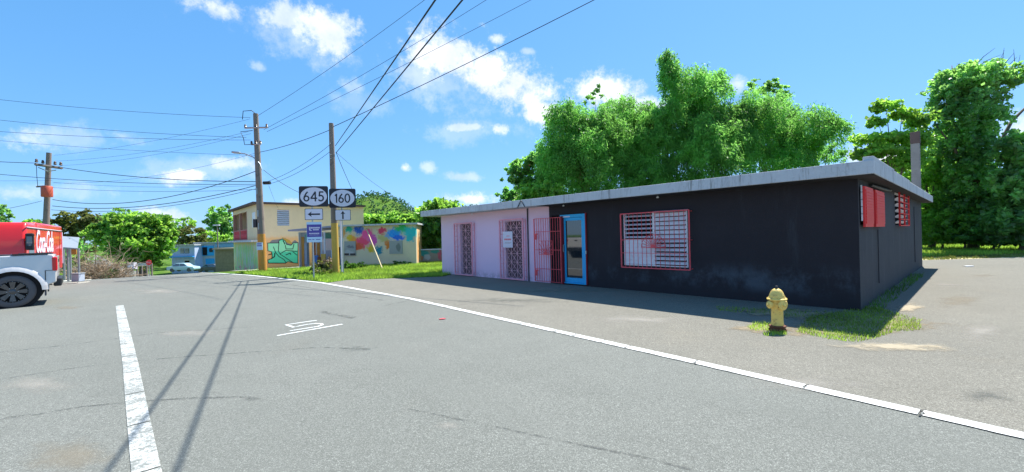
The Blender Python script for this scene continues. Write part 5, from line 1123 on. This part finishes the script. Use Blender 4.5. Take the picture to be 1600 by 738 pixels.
t, P, wl, H = flatfront('blue_house', 'pale lilac blue two storey house at the foot of the hill', 80, 268, 304, 384, -4.2, 'paleblue')
def pan(P, t, px0, py0, px1, py1, nm, mat, off=0, th=.08, **k): a = P(px0, py1); b = P(px1, py0); return box(a.x, b.x, -off - th, -off, a.z, b.z).build(nm, M[mat], t, **k)
pan(P, t, 268, 400.5, 304, 402.5, 'balcony_edge', 'vivid', 0, .5); 
for a in (282, 289.5): w = pan(P, t, a, 388, a + 6, 396, 'window', 'dark', 0, .04); [pan(P, w, a + .2, 388.6 + i * 1.9, a + 5.8, 389.5 + i * 1.9, 'slat', 'slat', .045, .05) for i in range(4)]
w = pan(P, t, 289, 407, 296, 418, 'window', 'dark', 0, .04, label='ground floor window'); pan(P, w, 288.5, 405.5, 296.5, 407.4, 'lintel', 'signwhite', .045)
t, P, wl, H = flatfront('blue_house', 'blue house with vivid blue panels and dark doorway beside the street lamp', 82, 305.5, 366, 380, -4.2, 'greyb')
pan(P, t, 315, 384, 334, 400, 'upper_storey', 'vivid', 0, .1); w = pan(P, t, 317.5, 386.5, 324, 399, 'door', 'dark', .11); pan(P, t, 328, 388, 333, 394, 'window', 'darkmetal', .11); pan(P, t, 322, 404, 335, 414, 'garage_door', 'vivid', 0, .1); pan(P, t, 306, 388, 314, 401, 'stair_wall', 'concrete', 0, .4); pan(P, t, 337, 380, 366, 387, 'parapet', 'midblue', 0, .2)
# stained wall in front
t, P, wl, H = flatfront('stained_wall', 'stained brown concrete wall left of the yellow house', 62, 336, 368, 390, -2.9, 'soil', 'wall')
M['stain'] = mural('stained_concrete', (.34, .26, .17), [((.15, .10, .06), 1.5, 1.5, .8, .6), ((.42, .36, .28), .6, 1, .5, .7), ((.12, .2, .35), 2.2, 3.1, 1.0, .3)], .4, 1); t.children[0].data.materials[0] = M['stain'] if False else M['stain']
# street lamp
b = at(341, 415, 66); b.z = zt(b.x, b.y); t = thing('street_lamp', 'slim street lamp with white head in front of the blue house', 'street lamp', b); tz = at(339, 353, 66).z - b.z
MB().tube([(0, 0, 0), (0, 0, tz)], [.11, .07], 8).build('pole', M['wood'], t); box(-.6, .35, -.2, .2, tz, tz + .16).build('lamp_head', M['signwhite'], t, bevel=.04)
# parked cars beyond the crest
def car(px, py, D, mat, label, yaw):
    p = at(px, py, D); z = -3.55
    gz = at(px, py, D).z - 1.42
    t = thing('parked_car', label, 'car', (p.x, p.y, gz), yaw, 'cars parked in front of the blue houses'); hw = .85
    MB().prism([(-2.1, .3), (2.1, .3), (2.15, .55), (2.05, .75), (1.1, .92), (-1.5, .95), (-2.1, .88), (-2.2, .55)], lambda a, b, s: Vector((a, hw * (1 - 2 * s), b))).build('body', M[mat], t, bevel=.06, smooth=True)
    MB().prism([(1.15, .9), (.5, 1.38), (-.8, 1.42), (-1.55, .93)], lambda a, b, s: Vector((a, (hw - .1 - (b - .9) * .2) * (1 - 2 * s), b))).build('roof', M[mat], t, bevel=.05, smooth=True)
    for s in (1, -1):
        y = lambda z: s * (hw - .09 - (z - .9) * .2)
        MB().add([(1.0, y(.95), .95), (.48, y(1.32), 1.32), (-.15, y(1.32), 1.32), (-.15, y(.95), .95)], [(0, 1, 2, 3)]).build('window', M['truckglass'], t); MB().add([(-.22, y(.95), .95), (-.22, y(1.32), 1.32), (-.78, y(1.32), 1.32), (-1.35, y(.95), .95)], [(0, 1, 2, 3)]).build('window', M['truckglass'], t)
        for x in (-1.3, 1.35): MB().tube([(x, s * (hw + .01), .31), (x, s * (hw - .2), .31)], .31, 16).build('wheel', M['rubber'], t)
    MB().box(-2.21, -2.1, -.7, -.4, .6, .75).build('tail_lamp', M['tail'], t); MB().box(-2.21, -2.1, .4, .7, .6, .75).build('tail_lamp', M['tail'], t)
M['carblue'] = paint('light_blue_car_paint', (.40, .58, .66), .3, .05, 2, 0, coat=.6); M['cargrey'] = paint('dark_grey_car_paint', (.08, .09, .11), .3, .05, 2, 0, coat=.6)
car(287, 411, 70, 'carblue', 'light blue parked car showing over the road crest', .05); car(330, 412.5, 74, 'cargrey', 'dark grey parked car right of the light blue one', PI)
# the wood beyond
tree('spreading_tree', 'big spreading bright green tree over the road on the left', groundbase(222, 70), [pb(200, 352, 70, 46, 20, 4600), pb(228, 352, 70, 34, 18, 3400), pb(170, 366, 70, 34, 16, 2600), pb(215, 380, 69, 44, 22, 4600), pb(240, 380, 70, 24, 24, 3000), pb(258, 368, 70, 14, 16, 1300), pb(225, 402, 69, 30, 16, 2600), pb(200, 342, 70, 30, 9, 1200)], 'tree', .62, 1.2, trunk=.6)
tree('tall_tree', 'yellowish tree rising behind the spreading tree on the left', groundbase(125, 95), [pb(122, 345, 95, 30, 16, 1800), pb(105, 360, 95, 24, 18, 1400), pb(150, 352, 95, 24, 14, 1200), pb(110, 380, 95, 36, 18, 1600)], 'yellowtree', .7, 1, trunk=.4)
tree('tall_tree', 'round crowned tree standing behind the blue houses', groundbase(345, 105), [pb(346, 332, 105, 17, 12, 900), pb(338, 345, 105, 18, 14, 1200), pb(356, 350, 105, 18, 16, 1200), pb(345, 365, 105, 22, 16, 1200)], 'vine', .7, 1, trunk=.4)
for (px, py, D, rx, ry, n, mt, lab) in ((300, 368, 95, 24, 14, 1500, 'yellowtree', 'low olive tree above the pale blue house'), (325, 372, 98, 22, 12, 1300, 'tree', 'low green tree above the vivid blue house'), (360, 375, 92, 22, 12, 1200, 'tree', 'light green tree between blue house and yellow house'), (285, 352, 110, 20, 12, 900, 'tree', 'far small tree right of the spreading tree'), (60, 352, 90, 20, 10, 700, 'tree', 'far tree showing above the delivery truck'), (3, 335, 80, 14, 12, 800, 'vine', 'far tree at the left picture edge above the truck'), (100, 410, 60, 22, 14, 1400, 'tree', 'bright green bush behind the roadside shelter'), (60, 395, 75, 60, 26, 2500, 'treedark', 'dark hedge tree behind the trucks'), (310, 392, 100, 60, 16, 2500, 'treedark', 'dark tree filling the gap behind the blue houses')):
    tree('background_tree', lab, groundbase(px, D), [pb(px, py, D, rx, ry, n), pb(px, (py + 400) / 2, D, rx * 1.1, (400 - py) / 2 if py < 380 else ry, n)], mt, .6, trunk=.25)
# light green trees right, in front of the hill
for (px, py, D, lab) in ((575, 345, 62, 'light green tree top above the shed roof, left one'), (612, 342, 66, 'light green tree top above the middle of the shed roof'), (645, 345, 60, 'light green tree top above the right end of the shed roof'), (540, 350, 70, 'light green tree top just right of the 160 sign'), (625, 365, 55, 'lower bush top directly behind the shed'), (500, 360, 66, 'green tree top hidden behind the two route signs')):
    tree('background_tree', lab, groundbase(px, D), [pb(px, py, D, 26, 11, 1500), pb(px, 372, D, 34, 22, 1600)], 'tree', .55, trunk=.25, group='trees behind the shed')
# wooded hill
def hill():
    c = at(596, 380, 380); cx, cy = c.x, c.y; nx, ny = 70, 30
    def hz(x, y):
        u = (x - cx) / 1.0; v = (y - cy); h = 37 * math.exp(-((u) / 34) ** 2) + 22 * math.exp(-((u - 75) / 45) ** 2) + 20 * math.exp(-((u + 55) / 40) ** 2) + 17 * math.exp(-((u - 150) / 60) ** 2)
        return h * math.exp(-(v / 80) ** 2) - 1
    b = MB(); X = np.linspace(cx - 260, cx + 260, nx); Y = np.linspace(cy - 160, cy + 160, ny)
    b.add([(x, y, hz(x, y)) for y in Y for x in X], [(j * nx + i, j * nx + i + 1, (j + 1) * nx + i + 1, (j + 1) * nx + i) for j in range(ny - 1) for i in range(nx - 1)])
    b.build('hill', M['ground'], kind='structure', smooth='all')
    n = 1500; xs = RNG.uniform(cx - 130, cx + 200, n); ys = RNG.uniform(cy - 110, cy + 20, n); PP = []
    for x, y in zip(xs, ys):
        r = RNG.uniform(1.8, 4.2); p, d = blobpts((x, y, hz(x, y) + r * .6), (r, r, r * .9), 46, .6); PP.append(p)
    o = leaves('hill_forest', np.concatenate(PP), 1.1, M['hillleaf'], None, .75, kind='stuff'); o['label'] = 'green forest covering the distant rounded hill'
hill()

# ------------------------------------------------------------------ left roadside things
def shelter():
    D = 21.5; b = at(112, 431, D); b.z = zt(b.x, b.y); t = thing('roadside_shelter', 'small roadside shelter with grey sheet roof on steel posts', 'shelter', b, .15); I = frame(t).inverted()
    q = lambda px, py, d: I @ at(px, py, d)
    D = b.y; A = [q(93, 369, D + 1.5), q(124, 371, D + 1.5), q(121, 388, D - .1), q(80, 385, D - .1)]
    MB().add(A + [p - Vector((0, 0, .06)) for p in A], [(0, 1, 2, 3), (7, 6, 5, 4), (0, 4, 5, 1), (1, 5, 6, 2), (2, 6, 7, 3), (3, 7, 4, 0)]).build('roof', M['sheet'], t)
    for px, d in ((106, 0), (123, 0), (100, 1.2), (110, 1.2)):
        p = q(px, 400, D + d); MB().tube([(p.x, p.y, -.05), (p.x, p.y, (A[2].z if d == 0 else A[0].z - .15))], .045, 8).build('post', M['metal'], t)
    p0 = q(112, 398, D); p1 = q(119, 387, D); box(p0.x, p1.x, p0.y - .03, p0.y, p0.z, p1.z).build('panel', M['orange'], t)
M['sheet'] = paint('grey_sheet_roof', (.38, .42, .45), .5, .15, 3, .1, metal=.3); shelter()
p = at(122, 431, 20.5); p.z = zt(p.x, p.y); t = thing('waste_bin', 'small blue grey box bin beside the shelter post', 'bin', p); box(-.18, .18, -.15, .15, 0, .36).build('body', M['greyb'], t, bevel=.02); box(-.2, .2, -.17, .17, .36, .41).build('lid', M['sheet'], t, bevel=.02)
# dry tangled bush
def drybush():
    b = at(152, 425, 31); b.z = zt(b.x, b.y); t = thing('dead_bush', 'large dry tangled bush of bare tan branches beside the road', 'bush', b); br = MB(); rnd = random.Random(5)
    for i in range(150):
        A = rnd.uniform(0, 2 * PI); e = rnd.uniform(.15, 1.3); L_ = rnd.uniform(1.2, 2.9); p = Vector((rnd.uniform(-.8, .8), rnd.uniform(-.5, .5), 0)); d = Vector((math.cos(A) * math.cos(e) * 1.3, math.sin(A) * math.cos(e) * .8, math.sin(e) * .8)); pts = [p]
        for s in range(5): d = (d + Vector((rnd.uniform(-.35, .35), rnd.uniform(-.35, .35), rnd.uniform(-.35, .2)))).normalized(); p = p + d * L_ / 4; p.z = max(p.z, .05); pts.append(p)
        br.tube(pts, [.045, .035, .028, .02, .014, .008], 4)
        for j in range(3): q = pts[rnd.randint(2, 5)]; dd = Vector((rnd.uniform(-1, 1), rnd.uniform(-1, 1), rnd.uniform(-.4, .8))).normalized(); br.tube([q, q + dd * .4, q + dd * .8 + Vector((rnd.uniform(-.2, .2), 0, .1))], [.014, .01, .005], 3)
    br.build('branches', M['twig'], t)
    q, d = blobpts((0, 0, 1.0), (2.8, 1.6, 1.2), 2200, .2); leaves('twigs', q, .5, M['twig'], t, .05)
    q, d = blobpts((.9, 0, .5), (.8, .6, .5), 500, .3); leaves('leaves', q, .22, M['weed'], t, .5)
drybush()
p = at(233, 410, 38); p.z = zt(p.x, p.y); t = thing('stop_sign', 'small red octagonal stop sign by the far junction', 'road sign', p); zc = at(233, 410.5, 38).z - p.z
MB().tube([(0, 0, 0), (0, 0, zc)], .03, 6).build('post', M['metal'], t); MB().prism([(.26 * math.cos(PI / 8 + i * PI / 4), zc + .26 * math.sin(PI / 8 + i * PI / 4)) for i in range(8)], lambda a, b, s: Vector((a, -.035 - .02 * s, b))).build('plate', M['red_bright'], t); textmesh('STOP', .17, M['signwhite'], 'lettering', t, Matrix.Translation((0, -.06, zc)) @ Matrix.Rotation(PI / 2, 4, 'X'), .001)
g0 = at(213, 415, 45); g1 = at(236, 416, 45); g0.z = zt(g0.x, g0.y); t = thing('guardrail', 'short pale guardrail beyond the crest by the big tree', 'guardrail', g0); zc = at(224, 413.5, 45).z - g0.z
w_ = g1.x - g0.x; box(0, w_, -.04, .04, zc - .15, zc + .15).build('rail', M['metal'], t)
for i in range(4): box(w_ * i / 3 - .06, w_ * i / 3 + .06, .04, .14, -.1, zc + .12).build('post', M['wood'], t)
p = at(207, 420, 40); p.z = zt(p.x, p.y); t = thing('mailbox_stand', 'pale box on a stand beside the far road', 'box', p); zc = at(207, 415, 40).z - p.z; box(-.3, .3, -.2, .2, zc - .35, zc + .25).build('case', M['signwhite'], t, bevel=.02); box(-.04, .04, -.04, .04, 0, zc - .35).build('post', M['metal'], t)

# ------------------------------------------------------------------ grass and weeds
def grass(name, poly, n, h, label, mat='grass', w=.012, dens_noise=True):
    poly = [Vector((p[0], p[1])) for p in poly]; xs = [p.x for p in poly]; ys = [p.y for p in poly]; out = []
    X = RNG.uniform(min(xs), max(xs), n * 3); Y = RNG.uniform(min(ys), max(ys), n * 3); ins = np.zeros(len(X), bool); j = len(poly) - 1
    for i in range(len(poly)):
        a, b = poly[i], poly[j]; c = ((a.y > Y) != (b.y > Y)) & (X < (b.x - a.x) * (Y - a.y) / (b.y - a.y + 1e-12) + a.x); ins ^= c; j = i
    if dens_noise: ins &= (np.sin(X * 2.3 + 1.3 * np.sin(Y * 1.9)) * np.sin(Y * 2.7 + 1.1 * np.sin(X * 1.3)) + RNG.normal(size=len(X)) * .7) > -.5
    X = X[ins][:n]; Y = Y[ins][:n]; m = len(X); Z = np.interp(UX * X + UY * Y, PU, PZ); H_ = h * RNG.uniform(.45, 1.3, m); A = RNG.uniform(0, 2 * PI, m); lean = RNG.normal(size=(m, 2)) * .45 * H_[:, None]
    V = np.zeros((m, 3, 3)); dx = np.cos(A) * w; dy = np.sin(A) * w; V[:, 0] = np.stack([X - dx, Y - dy, Z - .01], 1); V[:, 1] = np.stack([X + dx, Y + dy, Z - .01], 1); V[:, 2] = np.stack([X + lean[:, 0], Y + lean[:, 1], Z + H_], 1)
    me = bpy.data.meshes.new(name); me.vertices.add(3 * m); me.vertices.foreach_set('co', V.ravel()); me.loops.add(3 * m); me.loops.foreach_set('vertex_index', np.arange(3 * m, dtype=np.int32)); me.polygons.add(m); me.polygons.foreach_set('loop_start', np.arange(m, dtype=np.int32) * 3); me.polygons.foreach_set('loop_total', np.full(m, 3, dtype=np.int32)); me.update(calc_edges=True); me.materials.append(M[mat])
    o = bpy.data.objects.new(name, me); C.objects.link(o); o['kind'] = 'stuff'; o['label'] = label; return o
gv = [(-7.05, 15.95), (-6.6, 16.95), (-2.95, 17.5), (-2.4, 19.4), (-2.0, 32), (-12, 32), (-9.3, 26), (-14.5, 25), (-15.0, 22.9), (-12.0, 20.3), (-7.3, 16.35)]
sheet('verge', gv, M['ground'], .003)
grass('verge_grass', gv, 60000, .13, 'bright green grass between the road, shed and pink wall', w=.014)
grass('left_verge_grass', [tuple(gnd(*p)[:2]) for p in [(60, 431.5), (150, 431), (170, 427.5), (60, 426)]] , 9000, .2, 'grass around the roadside shelter', w=.02)
grass('lot_edge_grass', [(16, 21.5), (24, 22.0), (40, 25), (60, 28), (60, 34), (30, 33), (16, 30)], 36000, .22, 'grass strip along the woods at the end of the lot', w=.03)
grass('lot_edge_grass', [(15.5, 18.4), (18.7, 20.0), (24, 20.5), (34, 21.9), (34, 26), (16, 24)], 9000, .10, 'thin dry grass where the lot ends', 'yellowtree', w=.025)
cp = [tuple(gnd(*p)[:2]) for p in [(1245, 520), (1262, 497), (1300, 490), (1352, 480), (1375, 482), (1400, 490), (1437, 500), (1440, 517), (1400, 519), (1372, 528), (1340, 536), (1290, 530)]]
M['soilp'] = patchmat('soil_cover', (.20, .16, .10), (.42, .35, .25), .95, 3, lo=.5, hi=.75); M['sandp'] = patchmat('sandy_cover', (.40, .34, .24), (.55, .47, .34), .8, 4, lo=.55, hi=.85)
patch('soil_patch', 1340, 508, 150, 24, M['soilp'], .008, 1); patch('soil_patch', 1190, 514, 60, 10, M['soilp'], .010, 2); patch('sand_patch', 1400, 543, 150, 11, M['sandp'], .012, 3); patch('soil_patch', 1225, 490, 120, 9, M['soilp'], .014, 4); patch('sand_patch', 1420, 482, 34, 12, M['sandp'], .015, 7)
grass('corner_grass', cp, 5200, .05, 'patch of low grass at the black building corner', w=.007, dens_noise=True)
grass('dry_grass', cp, 1500, .05, 'dry blades mixed into the corner grass patch', 'yellowtree', w=.006)
for pl, n, lb in (([(1168, 513), (1180, 506), (1215, 505), (1222, 512), (1200, 518), (1178, 518)], 500, 'grass tuft left of the hydrant'), ([(1192, 520), (1228, 520), (1230, 525), (1196, 526)], 160, 'grass tuft in front of the hydrant'), ([(1120, 480), (1250, 486), (1330, 488), (1335, 495), (1230, 497), (1120, 486)], 700, 'thin grass along the foot of the black wall')):
    grass('grass_tuft', [tuple(gnd(*p)[:2]) for p in pl], n, .06, lb, w=.007)
# weeds along side wall
wp = [BM @ Vector(v) for v in ((-.02, -.1, 0), (-.28, -.1, 0), (-.34, -9, 0), (-.02, -9, 0))]
grass('wall_weeds', [(p.x, p.y) for p in wp], 3500, .11, 'weeds growing along the foot of the charcoal side wall', 'weed', w=.01)
def weedplant(px, py, r, n, label, h=.5, mat='weed'):
    b = gnd(px, py); t = thing('weed_plant', label, 'plant', b); q, d = blobpts((0, 0, h * .5), (r, r, h * .55), n, .3); leaves('leaves', q, .13, M[mat], t, .5)
    for i in range(5): A = i * 1.26; MB().tube([(0, 0, 0), (r * .5 * math.cos(A), r * .5 * math.sin(A), h * .7)], [.012, .004], 4).build('stem', M['bark'], t)
for a in ((500, 430, .55, 700, 'grey green weed clump at the foot of the 645 sign', .75, 'yellowtree'), (545, 422, .5, 700, 'bright leafy weed at the foot of the 160 sign', .45), (560, 420, .4, 500, 'leafy weed right of the 160 sign post', .3), (470, 431, .4, 350, 'low weed left of the 645 sign', .2), (512, 424, .5, 600, 'dry brush between the two sign posts', .7, 'twig'), (635, 414, .6, 500, 'low weeds at the right corner of the shed', .3), (385, 421.5, .5, 500, 'dark weeds under the dripped paint wall', .25), (367, 420.5, .5, 400, 'dark weeds at the left end of the dripped paint wall', .25)):
    weedplant(*a)
